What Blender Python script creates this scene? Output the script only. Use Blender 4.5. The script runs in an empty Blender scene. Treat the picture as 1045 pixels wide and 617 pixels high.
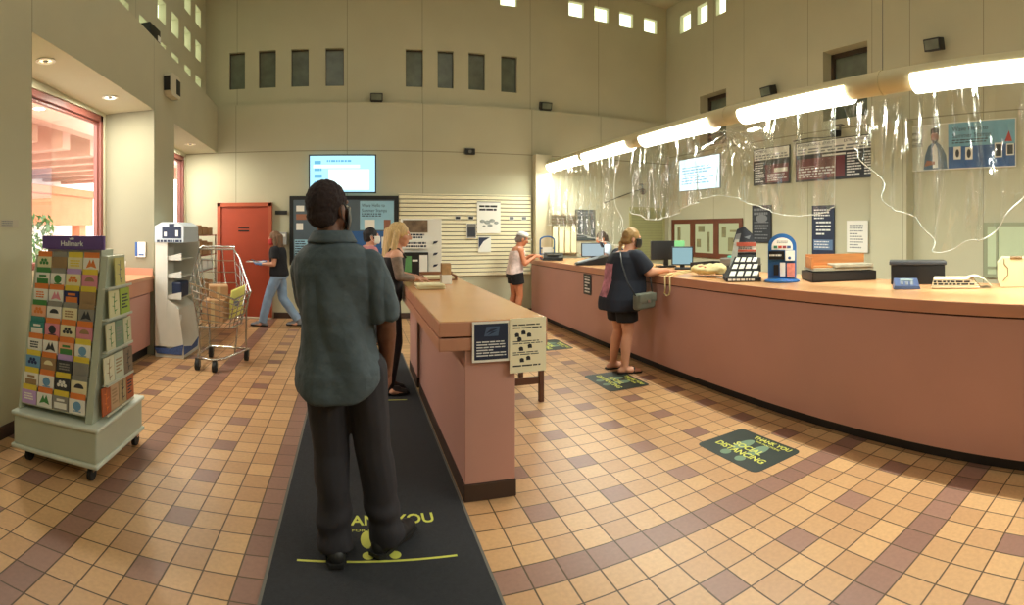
import bpy, bmesh, math, random
from mathutils import Vector, Matrix, Euler, noise
random.seed(7)
PI = math.pi
SC = bpy.context.scene
COL = SC.collection
V = Vector

# ------------------------------------------------------------------ scene / camera
# the photograph is a cylindrical phone panorama: 531 px per radian
FPX, YAW, HORIZON, EYE = 531.0, 0.306, 234.0, 1.58
cam_d = bpy.data.cameras.new('camera')
cam_d.type = 'PANO'
cam_d.panorama_type = 'CENTRAL_CYLINDRICAL'
cam_d.central_cylindrical_range_u_min = -522.5 / FPX
cam_d.central_cylindrical_range_u_max = 522.5 / FPX
cam_d.central_cylindrical_range_v_min = (HORIZON - 617) / FPX
cam_d.central_cylindrical_range_v_max = HORIZON / FPX
cam_d.central_cylindrical_radius = 1.0
cam = bpy.data.objects.new('camera', cam_d)
COL.objects.link(cam)
cam.location = (0, 0, EYE)
cam.rotation_euler = (PI / 2, 0, -YAW)
SC.camera = cam
SC.view_settings.view_transform = 'Standard'
SC.view_settings.look = 'None'
SC.view_settings.gamma = 1.0
SC.view_settings.use_curve_mapping = False

# ------------------------------------------------------------------ materials
def lin(c):
    out = []
    for v in c:
        v /= 255.0
        out.append(v / 12.92 if v <= 0.04045 else ((v + 0.055) / 1.055) ** 2.4)
    return tuple(out) + (1.0,)

MATS = {}
def mat(name, rgb=(128, 128, 128), rough=0.6, metal=0.0, vary=0.0, scale=8.0, bump=0.0, bscale=60.0, emit=0.0, spec=0.5, stretch=None):
    if name in MATS:
        return MATS[name]
    m = bpy.data.materials.new(name)
    m.use_nodes = True
    nt = m.node_tree
    b = nt.nodes['Principled BSDF']
    c = lin(rgb)
    b.inputs['Base Color'].default_value = c
    b.inputs['Roughness'].default_value = rough
    b.inputs['Metallic'].default_value = metal
    b.inputs['Specular IOR Level'].default_value = spec
    if emit:
        b.inputs['Emission Color'].default_value = c
        b.inputs['Emission Strength'].default_value = emit
    if vary or bump:
        tc = nt.nodes.new('ShaderNodeTexCoord')
        src = tc.outputs['Object']
        if stretch:
            mp = nt.nodes.new('ShaderNodeMapping')
            mp.inputs['Scale'].default_value = stretch
            nt.links.new(src, mp.inputs['Vector'])
            src = mp.outputs['Vector']
    if vary:
        n = nt.nodes.new('ShaderNodeTexNoise')
        n.inputs['Scale'].default_value = scale
        n.inputs['Detail'].default_value = 6
        nt.links.new(src, n.inputs['Vector'])
        r = nt.nodes.new('ShaderNodeMapRange')
        r.inputs['From Min'].default_value = 0.25
        r.inputs['From Max'].default_value = 0.75
        r.inputs['To Min'].default_value = 1 - vary
        r.inputs['To Max'].default_value = 1 + vary
        nt.links.new(n.outputs['Fac'], r.inputs['Value'])
        mx = nt.nodes.new('ShaderNodeVectorMath')
        mx.operation = 'SCALE'
        mx.inputs[0].default_value = c[:3]
        nt.links.new(r.outputs['Result'], mx.inputs['Scale'])
        nt.links.new(mx.outputs['Vector'], b.inputs['Base Color'])
    if bump:
        n2 = nt.nodes.new('ShaderNodeTexNoise')
        n2.inputs['Scale'].default_value = bscale
        n2.inputs['Detail'].default_value = 3
        nt.links.new(src, n2.inputs['Vector'])
        bp = nt.nodes.new('ShaderNodeBump')
        bp.inputs['Strength'].default_value = bump
        bp.inputs['Distance'].default_value = 0.01
        nt.links.new(n2.outputs['Fac'], bp.inputs['Height'])
        nt.links.new(bp.outputs['Normal'], b.inputs['Normal'])
    MATS[name] = m
    return m

def math_node(nt, op, a, b=None, c=None):
    n = nt.nodes.new('ShaderNodeMath')
    n.operation = op
    for k, v in enumerate((a, b, c)):
        if v is None:
            continue
        if isinstance(v, (int, float)):
            n.inputs[k].default_value = v
        else:
            nt.links.new(v, n.inputs[k])
    return n.outputs[0]

def emission(name, rgb, strength):
    if name in MATS:
        return MATS[name]
    m = bpy.data.materials.new(name)
    m.use_nodes = True
    nt = m.node_tree
    nt.nodes.clear()
    o = nt.nodes.new('ShaderNodeOutputMaterial')
    e = nt.nodes.new('ShaderNodeEmission')
    e.inputs['Color'].default_value = lin(rgb)
    e.inputs['Strength'].default_value = strength
    nt.links.new(e.outputs[0], o.inputs['Surface'])
    MATS[name] = m
    return m

def clear_sheet(name, tint, gloss, rough, bump=0.0, bscale=20.0, stretch=None):
    m = bpy.data.materials.new(name)
    m.use_nodes = True
    nt = m.node_tree
    nt.nodes.clear()
    o = nt.nodes.new('ShaderNodeOutputMaterial')
    t = nt.nodes.new('ShaderNodeBsdfTransparent')
    t.inputs['Color'].default_value = tint + (1,)
    g = nt.nodes.new('ShaderNodeBsdfGlossy')
    g.inputs['Roughness'].default_value = rough
    g.inputs['Color'].default_value = (1, 1, 1, 1)
    lw = nt.nodes.new('ShaderNodeLayerWeight')
    lw.inputs['Blend'].default_value = 0.35
    mr = nt.nodes.new('ShaderNodeMapRange')
    mr.inputs['To Min'].default_value = gloss
    mr.inputs['To Max'].default_value = min(1, gloss * 5)
    nt.links.new(lw.outputs['Facing'], mr.inputs['Value'])
    mx = nt.nodes.new('ShaderNodeMixShader')
    nt.links.new(mr.outputs['Result'], mx.inputs[0])
    nt.links.new(t.outputs[0], mx.inputs[1])
    nt.links.new(g.outputs[0], mx.inputs[2])
    nt.links.new(mx.outputs[0], o.inputs['Surface'])
    if bump:
        tc = nt.nodes.new('ShaderNodeTexCoord')
        mp = nt.nodes.new('ShaderNodeMapping')
        mp.inputs['Scale'].default_value = stretch or (1, 1, 1)
        nt.links.new(tc.outputs['Object'], mp.inputs['Vector'])
        n2 = nt.nodes.new('ShaderNodeTexNoise')
        n2.inputs['Scale'].default_value = bscale
        nt.links.new(mp.outputs['Vector'], n2.inputs['Vector'])
        bp = nt.nodes.new('ShaderNodeBump')
        bp.inputs['Strength'].default_value = bump
        bp.inputs['Distance'].default_value = 0.05
        nt.links.new(n2.outputs['Fac'], bp.inputs['Height'])
        nt.links.new(bp.outputs['Normal'], g.inputs['Normal'])
    MATS[name] = m
    return m

# ------------------------------------------------------------------ object bookkeeping
ROOTM = {}
def rootm(o):
    while o.parent is not None:
        o = o.parent
    return ROOTM.get(o.name, Matrix.Identity(4))

def thing(name, label, cat, loc=(0, 0, 0), rz=0.0, group=None):
    o = bpy.data.objects.new(name, None)
    o.empty_display_size = 0.1
    COL.objects.link(o)
    o.location = loc
    o.rotation_euler = (0, 0, rz)
    ROOTM[o.name] = Matrix.Translation(loc) @ Matrix.Rotation(rz, 4, 'Z')
    tag(o, label, cat, group)
    return o

def tag(o, label, cat, group=None):
    o['label'] = label
    o['category'] = cat
    if group:
        o['group'] = group
    return o

def struct(o):
    o['kind'] = 'structure'
    return o

def ring_frame(d):
    d = d.normalized()
    a = V((0, 0, 1)) if abs(d.z) < 0.95 else V((1, 0, 0))
    u = d.cross(a).normalized()
    return u, d.cross(u).normalized()

PIECES = {'rail', 'joint_band', 'hanger', 'pictogram', 'printed_shirt', 'printed_face', 'printed_stamp', 'printed_stamp_picture', 'pink_panel', 'pale_panel', 'printed_picture',
          'printed_figure', 'header_mark', 'mask_loop', 'strap', 'shoulder_strap', 'tape', 'mullion', 'bin_panel', 'shelf_board', 'post', 'white_bar', 'plate'}
class B:
    """collects shapes into one bmesh"""
    def __init__(s):
        s.bm = bmesh.new()

    def face(s, pts):
        vs = [s.bm.verts.new(p) for p in pts]
        return s.bm.faces.new(vs)

    def box(s, x0, x1, y0, y1, z0, z1, bev=0.0, M=None, seg=2):
        r = bmesh.ops.create_cube(s.bm, size=1.0)
        vs = r['verts']
        bmesh.ops.scale(s.bm, vec=(x1 - x0, y1 - y0, z1 - z0), verts=vs)
        bmesh.ops.translate(s.bm, vec=((x0 + x1) / 2, (y0 + y1) / 2, (z0 + z1) / 2), verts=vs)
        if bev:
            es = list({e for v in vs for e in v.link_edges})
            r = bmesh.ops.bevel(s.bm, geom=es, offset=bev, segments=seg, profile=0.5, affect='EDGES')
            vs = list({v for f in r['faces'] for v in f.verts} | {v for v in vs if v.is_valid})
        if M is not None:
            bmesh.ops.transform(s.bm, matrix=M, verts=vs)
        return s

    def loft(s, rings, cap=True, closed=True):
        R = [[s.bm.verts.new(p) for p in r] for r in rings]
        n = len(R[0])
        for a, b in zip(R, R[1:]):
            for k in range(n if closed else n - 1):
                s.bm.faces.new((a[k], a[(k + 1) % n], b[(k + 1) % n], b[k]))
        if cap and closed:
            s.bm.faces.new(list(reversed(R[0])))
            s.bm.faces.new(R[-1])
        return s

    def cyl(s, p0, p1, r0, r1=None, n=16):
        p0, p1 = V(p0), V(p1)
        r1 = r0 if r1 is None else r1
        u, w = ring_frame(p1 - p0)
        rings = []
        for p, r in ((p0, r0), (p1, r1)):
            rings.append([p + (u * math.cos(2 * PI * k / n) + w * math.sin(2 * PI * k / n)) * r for k in range(n)])
        return s.loft(rings)

    def cap(s, p0, p1, r0, r1=None, n=14, m=5, flat=(1, 1), up=None):
        """tapered capsule; flat squashes the cross-section"""
        p0, p1 = V(p0), V(p1)
        r1 = r0 if r1 is None else r1
        d = p1 - p0
        L = d.length
        d = d.normalized() if L > 1e-6 else V((0, 0, 1))
        if up is not None:
            w = (V(up) - d * d.dot(V(up))).normalized()
            u = w.cross(d)
        else:
            u, w = ring_frame(d)
        rings = []
        def ring(c, r):
            rings.append([c + u * (math.cos(2 * PI * k / n) * r * flat[0]) + w * (math.sin(2 * PI * k / n) * r * flat[1]) for k in range(n)])
        for i in range(m):
            a = PI / 2 * (1 - (i + 0.15) / m)
            ring(p0 - d * (math.sin(a) * r0), math.cos(a) * r0)
        for i in range(5):
            t = i / 4
            ring(p0 + d * (L * t), r0 + (r1 - r0) * t)
        for i in range(m):
            a = PI / 2 * ((i + 0.85) / m)
            ring(p1 + d * (math.sin(a) * r1), math.cos(a) * r1)
        return s.loft(rings)

    def tube(s, pts, r, n=8, closed=False):
        pts = [V(p) for p in pts]
        N = len(pts)
        rings = []
        prev = None
        for i, p in enumerate(pts):
            if closed:
                d = pts[(i + 1) % N] - pts[i - 1]
            else:
                d = pts[min(i + 1, N - 1)] - pts[max(i - 1, 0)]
            d = d.normalized()
            if prev is None:
                u, w = ring_frame(d)
            else:
                u = (prev - d * prev.dot(d))
                u = u.normalized() if u.length > 1e-6 else ring_frame(d)[0]
                w = d.cross(u)
            prev = u
            rr = r[i] if isinstance(r, (list, tuple)) else r
            rings.append([p + (u * math.cos(2 * PI * k / n) + w * math.sin(2 * PI * k / n)) * rr for k in range(n)])
        if closed:
            rings.append(rings[0])
            return s.loft(rings, cap=False)
        return s.loft(rings)

    def ell(s, c, r, M=None, n=20, m=12):
        rings = []
        for i in range(m):
            a = -PI / 2 + PI * (i + 0.3) / (m - 0.4)
            rings.append([V((math.cos(a) * math.cos(2 * PI * k / n) * r[0], math.cos(a) * math.sin(2 * PI * k / n) * r[1], math.sin(a) * r[2])) for k in range(n)])
        c = V(c)
        rings = [[(M @ p if M is not None else p) + c for p in rg] for rg in rings]
        return s.loft(rings)

    def prism(s, poly, M, d0, d1):
        """2-D outline (x right, y up) extruded from d0 to d1 along the frame's third axis"""
        return s.loft([[M @ V((x, y, d)) for x, y in poly] for d in (d0, d1)])

    def lathe(s, prof, c=(0, 0, 0), n=24, cap=True):
        c = V(c)
        return s.loft([[c + V((r * math.cos(2 * PI * k / n), r * math.sin(2 * PI * k / n), z)) for k in range(n)] for r, z in prof], cap=cap)

    def grid(s, f, nu, nv):
        P = [[s.bm.verts.new(f(i / nu, j / nv)) for j in range(nv + 1)] for i in range(nu + 1)]
        for i in range(nu):
            for j in range(nv):
                s.bm.faces.new((P[i][j], P[i + 1][j], P[i + 1][j + 1], P[i][j + 1]))
        return s

    def holes(s, o, u, v, U, W, hs, n, depth):
        """rectangular wall face with rectangular openings and reveals of the given depth"""
        o, u, v, n = V(o), V(u), V(v), V(n)
        us = sorted({U[0], U[1]} | {h[0] for h in hs} | {h[1] for h in hs})
        vs = sorted({W[0], W[1]} | {h[2] for h in hs} | {h[3] for h in hs})
        P = lambda a, b, d=0: o + u * a + v * b + n * d
        for a0, a1 in zip(us, us[1:]):
            for b0, b1 in zip(vs, vs[1:]):
                am, bm_ = (a0 + a1) / 2, (b0 + b1) / 2
                if any(h[0] < am < h[1] and h[2] < bm_ < h[3] for h in hs):
                    continue
                s.face([P(a0, b0), P(a1, b0), P(a1, b1), P(a0, b1)])
        for a0, a1, b0, b1 in hs:
            s.face([P(a0, b0), P(a1, b0), P(a1, b0, depth), P(a0, b0, depth)])
            s.face([P(a0, b1), P(a1, b1), P(a1, b1, depth), P(a0, b1, depth)])
            s.face([P(a0, b0), P(a0, b1), P(a0, b1, depth), P(a0, b0, depth)])
            s.face([P(a1, b0), P(a1, b1), P(a1, b1, depth), P(a1, b0, depth)])
        return s

    def split_done(s, name, material, parent, w, smooth, label):
        """each loose piece becomes an object of its own"""
        left, out = set(s.bm.verts), None
        while left:
            st = [next(iter(left))]; comp = set(st)
            while st:
                for e in st.pop().link_edges:
                    for q in e.verts:
                        if q not in comp:
                            comp.add(q); st.append(q)
            left -= comp
            n = B(); mp = {v: n.bm.verts.new(v.co) for v in comp}
            for f in {f for v in comp for f in v.link_faces}:
                n.bm.faces.new([mp[v] for v in f.verts])
            out = n.done(name + ' ', material, parent, w, smooth, label)
            out.name = name; out.data.name = name
        s.bm.free()
        return out

    def done(s, name, material, parent=None, w=False, smooth=False, label=None, weld=0.0, disp=None, vox=0.0, sm=0):
        if name in PIECES:
            return s.split_done(name, material, parent, w, smooth, label)
        if weld:
            bmesh.ops.remove_doubles(s.bm, verts=s.bm.verts, dist=weld)
        if len(s.bm.faces):
            bmesh.ops.recalc_face_normals(s.bm, faces=s.bm.faces)
        if w and parent is not None:
            bmesh.ops.transform(s.bm, matrix=rootm(parent).inverted(), verts=s.bm.verts)
        me = bpy.data.meshes.new(name)
        s.bm.to_mesh(me)
        s.bm.free()
        o = bpy.data.objects.new(name, me)
        COL.objects.link(o)
        if vox:
            md = o.modifiers.new('r', 'REMESH')
            md.mode = 'VOXEL'
            md.voxel_size = vox
            if sm:
                ms = o.modifiers.new('s', 'SMOOTH')
                ms.factor = 0.5
                ms.iterations = sm
            dg = bpy.context.evaluated_depsgraph_get()
            me2 = bpy.data.meshes.new_from_object(o.evaluated_get(dg))
            o.modifiers.clear()
            o.data = me2
            bpy.data.meshes.remove(me)
            me = me2
            me.name = name
        if disp:
            nrm = [v.normal.copy() for v in me.vertices]
            for v, nn in zip(me.vertices, nrm):
                v.co = v.co + nn * disp(v.co)
            me.update()
        me.materials.clear()
        me.materials.append(material)
        if smooth:
            me.polygons.foreach_set('use_smooth', [True] * len(me.polygons))
            if smooth != 'all':
                me.set_sharp_from_angle(angle=math.radians(40))
        if parent is not None:
            o.parent = parent
        if label:
            o['label'] = label
        return o

def frame(right, up, loc):
    r, u = V(right).normalized(), V(up).normalized()
    n = r.cross(u)
    M = Matrix((r, u, n)).transposed().to_4x4()
    M.translation = V(loc)
    return M

def wall_frame(side, loc):
    if side == 'back':
        return frame((1, 0, 0), (0, 0, 1), loc)
    if side == 'right':
        return frame((0, -1, 0), (0, 0, 1), loc)
    if side == 'left':
        return frame((0, 1, 0), (0, 0, 1), loc)

def text(s, size, M, material, parent, name='lettering', align='CENTER', ext=0.0006, w=True, bold=0.0, sx=1.0):
    cu = bpy.data.curves.new('lettering_curve', 'FONT')
    cu.body = s
    cu.size = size
    cu.align_x = align
    cu.align_y = 'CENTER'
    cu.extrude = ext
    cu.offset = bold
    cu.resolution_u = 3
    t = bpy.data.objects.new('lettering_tmp', cu)
    COL.objects.link(t)
    dg = bpy.context.evaluated_depsgraph_get()
    me = bpy.data.meshes.new_from_object(t.evaluated_get(dg))
    bpy.data.objects.remove(t)
    bpy.data.curves.remove(cu)
    me.transform((rootm(parent).inverted() if w else Matrix.Identity(4)) @ M @ Matrix.Diagonal((sx, 1, 1, 1)))
    me.name = name
    me.materials.clear()
    me.materials.append(material)
    o = bpy.data.objects.new(name, me)
    COL.objects.link(o)
    o.parent = parent
    return o

def print_lines(b, M, x0, x1, y0, y1, rows, h=0.5, fill=0.8, d=0.0006, seed=1, word=0.12):
    """small rows of word-long marks, for print too small to read"""
    rnd = random.Random(seed)
    pitch = (y1 - y0) / rows
    W = x1 - x0
    for k in range(rows):
        y = y1 - (k + 0.5) * pitch
        x = x0
        end = x0 + W * (fill + (1 - fill) * rnd.random() if k % 4 != 3 else 0.55)
        while x < end - W * 0.03:
            l = min(W * word * (0.4 + rnd.random()), end - x)
            b.box(x, x + l, y - pitch * h / 2, y + pitch * h / 2, 0, d, M=M)
            x += l + W * 0.03
    return b

def panel(b, M, x0, x1, y0, y1, d0=0.0, d1=0.004, bev=0.0):
    b.box(x0, x1, y0, y1, d0, d1, M=M, bev=bev)
    return b
# ------------------------------------------------------------------ setting
def seam_wall(name, rgb, zs=(), us=(), axis=0, vary=0.05):
    m = mat(name, rgb, 0.85, vary=vary, scale=1.2, bump=0.15, bscale=90)
    nt = m.node_tree
    b = nt.nodes['Principled BSDF']
    g = nt.nodes.new('ShaderNodeNewGeometry')
    sp = nt.nodes.new('ShaderNodeSeparateXYZ')
    nt.links.new(g.outputs['Position'], sp.inputs[0])
    acc = None
    for o, vals in ((sp.outputs[2], zs), (sp.outputs[axis], us)):
        for v in vals:
            d = math_node(nt, 'ABSOLUTE', math_node(nt, 'SUBTRACT', o, v))
            l = math_node(nt, 'LESS_THAN', d, 0.008 if vals is zs else 0.005)
            acc = l if acc is None else math_node(nt, 'MAXIMUM', acc, l)
    if acc is not None:
        src = b.inputs['Base Color'].links[0].from_socket
        mx = nt.nodes.new('ShaderNodeMix')
        mx.data_type = 'RGBA'
        nt.links.new(math_node(nt, 'MULTIPLY', acc, 0.55), mx.inputs[0])
        nt.links.new(src, mx.inputs[6])
        mx.inputs[7].default_value = lin((70, 60, 40))
        nt.links.new(mx.outputs[2], b.inputs['Base Color'])
    return m

WALLRGB = (191, 188, 160)
m_back = seam_wall('painted_wall_back', WALLRGB, (2.975,), (-2.1, -0.1, 1.25, 3.3, 4.75), 0)
m_left = seam_wall('painted_wall_left', WALLRGB, (), (3.46, 6.1), 1)
m_right = seam_wall('painted_wall_right', WALLRGB, (3.12,), (3.5, 4.13, 5.35, 6.85, 7.7, 2.4), 1)
m_ceil = mat('ceiling_paint', (190, 184, 158), 0.9, vary=0.04, scale=2)

# floor: square clay tiles, dark single tiles on a 3 x 3 lattice and dark bands
TILE, OX, OY = 0.163, 4.80, 14.20
m_floor = bpy.data.materials.new('clay_tiles')
m_floor.use_nodes = True
nt = m_floor.node_tree
bs = nt.nodes['Principled BSDF']
gm = nt.nodes.new('ShaderNodeNewGeometry')
sp = nt.nodes.new('ShaderNodeSeparateXYZ')
nt.links.new(gm.outputs['Position'], sp.inputs[0])
U = math_node(nt, 'SUBTRACT', math_node(nt, 'DIVIDE', sp.outputs[0], TILE), OX - 300)
W_ = math_node(nt, 'SUBTRACT', OY + 300, math_node(nt, 'DIVIDE', sp.outputs[1], TILE))
iu, iw = math_node(nt, 'FLOOR', U), math_node(nt, 'FLOOR', W_)
fu, fw = math_node(nt, 'FRACT', U), math_node(nt, 'FRACT', W_)
near = lambda f: math_node(nt, 'MINIMUM', f, math_node(nt, 'SUBTRACT', 1.0, f))
edge = math_node(nt, 'MINIMUM', near(fu), near(fw))
gr = nt.nodes.new('ShaderNodeMapRange')
gr.interpolation_type = 'SMOOTHSTEP'
gr.inputs['From Min'].default_value = 0.016
gr.inputs['From Max'].default_value = 0.032
nt.links.new(edge, gr.inputs['Value'])
eq = lambda a, v: math_node(nt, 'COMPARE', a, v, 0.1)
single = math_node(nt, 'MULTIPLY', eq(math_node(nt, 'MODULO', iu, 3), 1), eq(math_node(nt, 'MODULO', iw, 3), 0))
bandx = math_node(nt, 'MULTIPLY', math_node(nt, 'MAXIMUM', eq(iw, 300), eq(iw, 306)), math_node(nt, 'GREATER_THAN', sp.outputs[0], 0.58))
bandy = math_node(nt, 'MAXIMUM', eq(iu, 292), eq(iu, 286))
dark = math_node(nt, 'MAXIMUM', single, math_node(nt, 'MAXIMUM', bandx, bandy))
cb = nt.nodes.new('ShaderNodeCombineXYZ')
nt.links.new(iu, cb.inputs[0]); nt.links.new(iw, cb.inputs[1])
wn = nt.nodes.new('ShaderNodeTexWhiteNoise')
nt.links.new(cb.outputs[0], wn.inputs['Vector'])
cr = nt.nodes.new('ShaderNodeValToRGB')
cr.color_ramp.elements[0].color = lin((182, 139, 98))
cr.color_ramp.elements[1].color = lin((203, 161, 114))
nt.links.new(wn.outputs['Value'], cr.inputs[0])
cd = nt.nodes.new('ShaderNodeValToRGB')
cd.color_ramp.elements[0].color = lin((134, 98, 84))
cd.color_ramp.elements[1].color = lin((150, 112, 95))
nt.links.new(wn.outputs['Value'], cd.inputs[0])
def mixc(f, a, b):
    x = nt.nodes.new('ShaderNodeMix'); x.data_type = 'RGBA'
    nt.links.new(f, x.inputs[0])
    for k, s in ((6, a), (7, b)):
        if isinstance(s, tuple): x.inputs[k].default_value = s
        else: nt.links.new(s, x.inputs[k])
    return x.outputs[2]
base = mixc(dark, cr.outputs[0], cd.outputs[0])
ns = nt.nodes.new('ShaderNodeTexNoise'); ns.inputs['Scale'].default_value = 45; ns.inputs['Detail'].default_value = 5
nt.links.new(gm.outputs['Position'], ns.inputs['Vector'])
nm = nt.nodes.new('ShaderNodeMapRange'); nm.inputs['To Min'].default_value = 0.82; nm.inputs['To Max'].default_value = 1.18
nt.links.new(ns.outputs['Fac'], nm.inputs['Value'])
sc_ = nt.nodes.new('ShaderNodeVectorMath'); sc_.operation = 'SCALE'
nt.links.new(base, sc_.inputs[0]); nt.links.new(nm.outputs['Result'], sc_.inputs['Scale'])
fin = mixc(gr.outputs['Result'], lin((84, 62, 36)), sc_.outputs['Vector'])
nt.links.new(fin, bs.inputs['Base Color'])
bs.inputs['Roughness'].default_value = 0.38
bp = nt.nodes.new('ShaderNodeBump'); bp.inputs['Strength'].default_value = 0.35; bp.inputs['Distance'].default_value = 0.004
nt.links.new(gr.outputs['Result'], bp.inputs['Height']); nt.links.new(bp.outputs['Normal'], bs.inputs['Normal'])

b = B(); b.box(-3.4, 6.6, -2.7, 9.7, -0.12, 0.0)
struct(b.done('floor', m_floor))
b = B(); b.box(-3.3, 6.7, -2.8, 9.6, 6.35, 6.5)
struct(b.done('ceiling', m_ceil))

# back wall: lower face with a ledge, upper face with eight slots and a row of small square openings
ZL = 3.83
slots = [(-2.25, -1.955), (-1.70, -1.385), (-1.105, -0.79), (-0.485, -0.16), (0.95, 1.265), (1.53, 1.825), (2.105, 2.415), (2.725, 3.04)]
sqx = [2.71, 4.10, 4.66, 5.235, 5.83]
b = B()
b.face([(-3.15, 9.2, 0), (6.6, 9.2, 0), (6.6, 9.2, ZL), (-3.15, 9.2, ZL)])
b.face([(-3.15, 9.2, ZL), (6.6, 9.2, ZL), (6.6, 9.3, ZL), (-3.15, 9.3, ZL)])
b.holes((0, 9.3, 0), (1, 0, 0), (0, 0, 1), (-3.1, 6.6), (ZL, 6.4),
        [(a, c, 4.145, 4.82) for a, c in slots] + [(a, a + 0.32, 5.76, 6.05) for a in sqx], (0, 1, 0), 0.10)
struct(b.done('wall_back', m_back, weld=1e-4))

# left wall: piers, two deep window bays under a beam, a ledge and pierced upper wall
XL, XU, XB = -2.45, -2.70, -3.13
sof = lambda y: 2.98 + 0.036 * (9.2 - y)
led = lambda y: 3.83 + 0.056 * (9.2 - y)
b = B()
for y0, y1, bay in ((-2.7, 3.46, None), (3.46, 6.10, XB), (6.10, 6.86, None), (6.86, 9.2, -3.05)):
    if bay is None:
        b.face([(XL, y0, 0), (XL, y1, 0), (XL, y1, sof(y1)), (XL, y0, sof(y0))])
    else:
        b.face([(XL, y0, sof(y0)), (XL, y1, sof(y1)), (bay, y1, sof(y1)), (bay, y0, sof(y0))])
        b.face([(XL, y0, 0), (bay, y0, 0), (bay, y0, sof(y0)), (XL, y0, sof(y0))])
        if y1 < 9: b.face([(XL, y1, 0), (bay, y1, 0), (bay, y1, sof(y1)), (XL, y1, sof(y1))])
    b.face([(XL, y0, sof(y0)), (XL, y1, sof(y1)), (XL, y1, led(y1)), (XL, y0, led(y0))])
    b.face([(XL, y0, led(y0)), (XL, y1, led(y1)), (XU, y1, led(y1)), (XU, y0, led(y0))])
b.holes((XB, 0, 0), (0, 1, 0), (0, 0, 1), (3.46, 6.10), (0, 3.3), [(3.95, 6.06, 1.15, 3.06)], (-1, 0, 0), 0.16)
b.holes((-3.05, 0, 0), (0, 1, 0), (0, 0, 1), (6.86, 9.3), (0, 3.2), [(7.2, 9.12, 1.15, 2.92)], (-1, 0, 0), 0.16)
sqy = [4.6, 5.2, 5.6 + 0.05, 6.42, 7.02, 7.6, 8.22, 8.82]
lsq = [(y - 0.16, y + 0.16, z - 0.16, z + 0.16) for y in (7.02, 7.6, 8.22, 8.82) for z in (4.12, 4.74, 5.35)]
lsq += [(y - 0.16, y + 0.16, z - 0.16, z + 0.16) for y in (5.72, 6.36) for z in (4.22,)]
b.holes((XU, 0, 0), (0, 1, 0), (0, 0, 1), (-2.7, 9.3), (3.7, 6.4), lsq, (-1, 0, 0), 0.12)
struct(b.done('wall_left', m_left, weld=1e-4))

# right wall: two deep dark windows, three small square openings
rsq = [(8.43, 8.80), (7.89, 8.21), (7.34, 7.63)]
rwin = [(7.33, 8.13, 3.2, 4.22), (4.21, 5.04, 3.27, 4.36)]
b = B()
b.holes((6.4, 0, 0), (0, 1, 0), (0, 0, 1), (-2.7, 9.35), (0, 6.4), rwin + [(a, c, 5.66, 6.03) for a, c in rsq], (1, 0, 0), 0.28)
struct(b.done('wall_right', m_right, weld=1e-4))
b = B(); b.face([(-2.7, -2.6, 0), (6.5, -2.6, 0), (6.5, -2.6, 6.4), (-2.7, -2.6, 6.4)])
struct(b.done('wall_front', m_back))

# small square panes
m_day = emission('daylight_pane', (236, 246, 206), 2.6)
m_smoke = mat('smoked_glass', (104, 112, 98), 0.25, vary=0.2, scale=6)
m_alu = mat('bronze_frame', (62, 50, 40), 0.45)
m_black = mat('black_plastic', (22, 22, 24), 0.4)
m_steel = mat('steel_gray', (120, 118, 112), 0.4, metal=0.6)
wn_i = [0]
def win(label=None):
    wn_i[0] += 1
    o = bpy.data.objects.new('window_%d' % wn_i[0], None)
    COL.objects.link(o)
    return struct(o)
for a in sqx:
    w_ = win(); b = B(); b.box(a - .01, a + .33, 9.395, 9.41, 5.75, 6.06); b.done('pane', m_day, w_)
for y0, y1, z0, z1 in lsq:
    w_ = win(); b = B(); b.box(XU - .13, XU - .115, y0 - .01, y1 + .01, z0 - .01, z1 + .01); b.done('pane', m_day, w_)
for y0, y1 in rsq:
    w_ = win(); b = B(); b.box(6.5, 6.515, y0 - .01, y1 + .01, 5.65, 6.04); b.done('pane', m_day, w_)
for a, c in slots:
    w_ = win(); b = B(); b.box(a - .01, c + .01, 9.385, 9.40, 4.135, 4.83); b.done('pane', m_smoke, w_)
    b = B(); b.box(a, c, 9.372, 9.385, 4.80, 4.82); b.box(a, c, 9.372, 9.385, 4.145, 4.157); b.box(a, a + .012, 9.372, 9.385, 4.15, 4.81); b.box(c - .012, c, 9.372, 9.385, 4.15, 4.81)
    b.done('frame', m_alu, w_)
for y0, y1, z0, z1 in rwin:
    w_ = win(); b = B(); b.box(6.66, 6.675, y0 - .01, y1 + .01, z0, z1 + .01); b.done('pane', m_smoke, w_)
    b = B()
    for q in ((y0, y0 + .06, z0, z1), (y1 - .06, y1, z0, z1), (y0, y1, z1 - .07, z1), (y0, y1, z0, z0 + .06)):
        b.box(6.61, 6.66, *q)
    b.done('frame', m_alu, w_)

# big windows of the left bays
m_redwood = mat('red_stained_frame', (130, 76, 66), 0.45, vary=0.12, scale=5, stretch=(3, 3, 0.4))
m_glass = clear_sheet('window_glass', (0.97, 0.97, 0.96), 0.04, 0.02)
for X, y0, y1, z1 in ((XB - .08, 3.95, 6.06, 3.06), (-3.12, 7.2, 9.12, 2.92)):
    w_ = win()
    b = B()
    for q in ((y0, y0 + .07, 1.15, z1), (y1 - .07, y1, 1.15, z1), (y0, y1, z1 - .08, z1), (y0, y1, 1.15, 1.22)):
        b.box(X - .05, X + .06, *q, bev=.006)
    for q in ((y0 + .07, y0 + .1, 1.22, z1 - .08), (y1 - .1, y1 - .07, 1.22, z1 - .08), (y0 + .1, y1 - .1, z1 - .11, z1 - .08)):
        b.box(X - .03, X + .02, *q)
    b.done('frame', m_redwood, w_)
    b = B(); b.box(X - .012, X - .006, y0 + .05, y1 - .05, 1.2, z1 - .06); b.done('pane', m_glass, w_)

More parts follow.
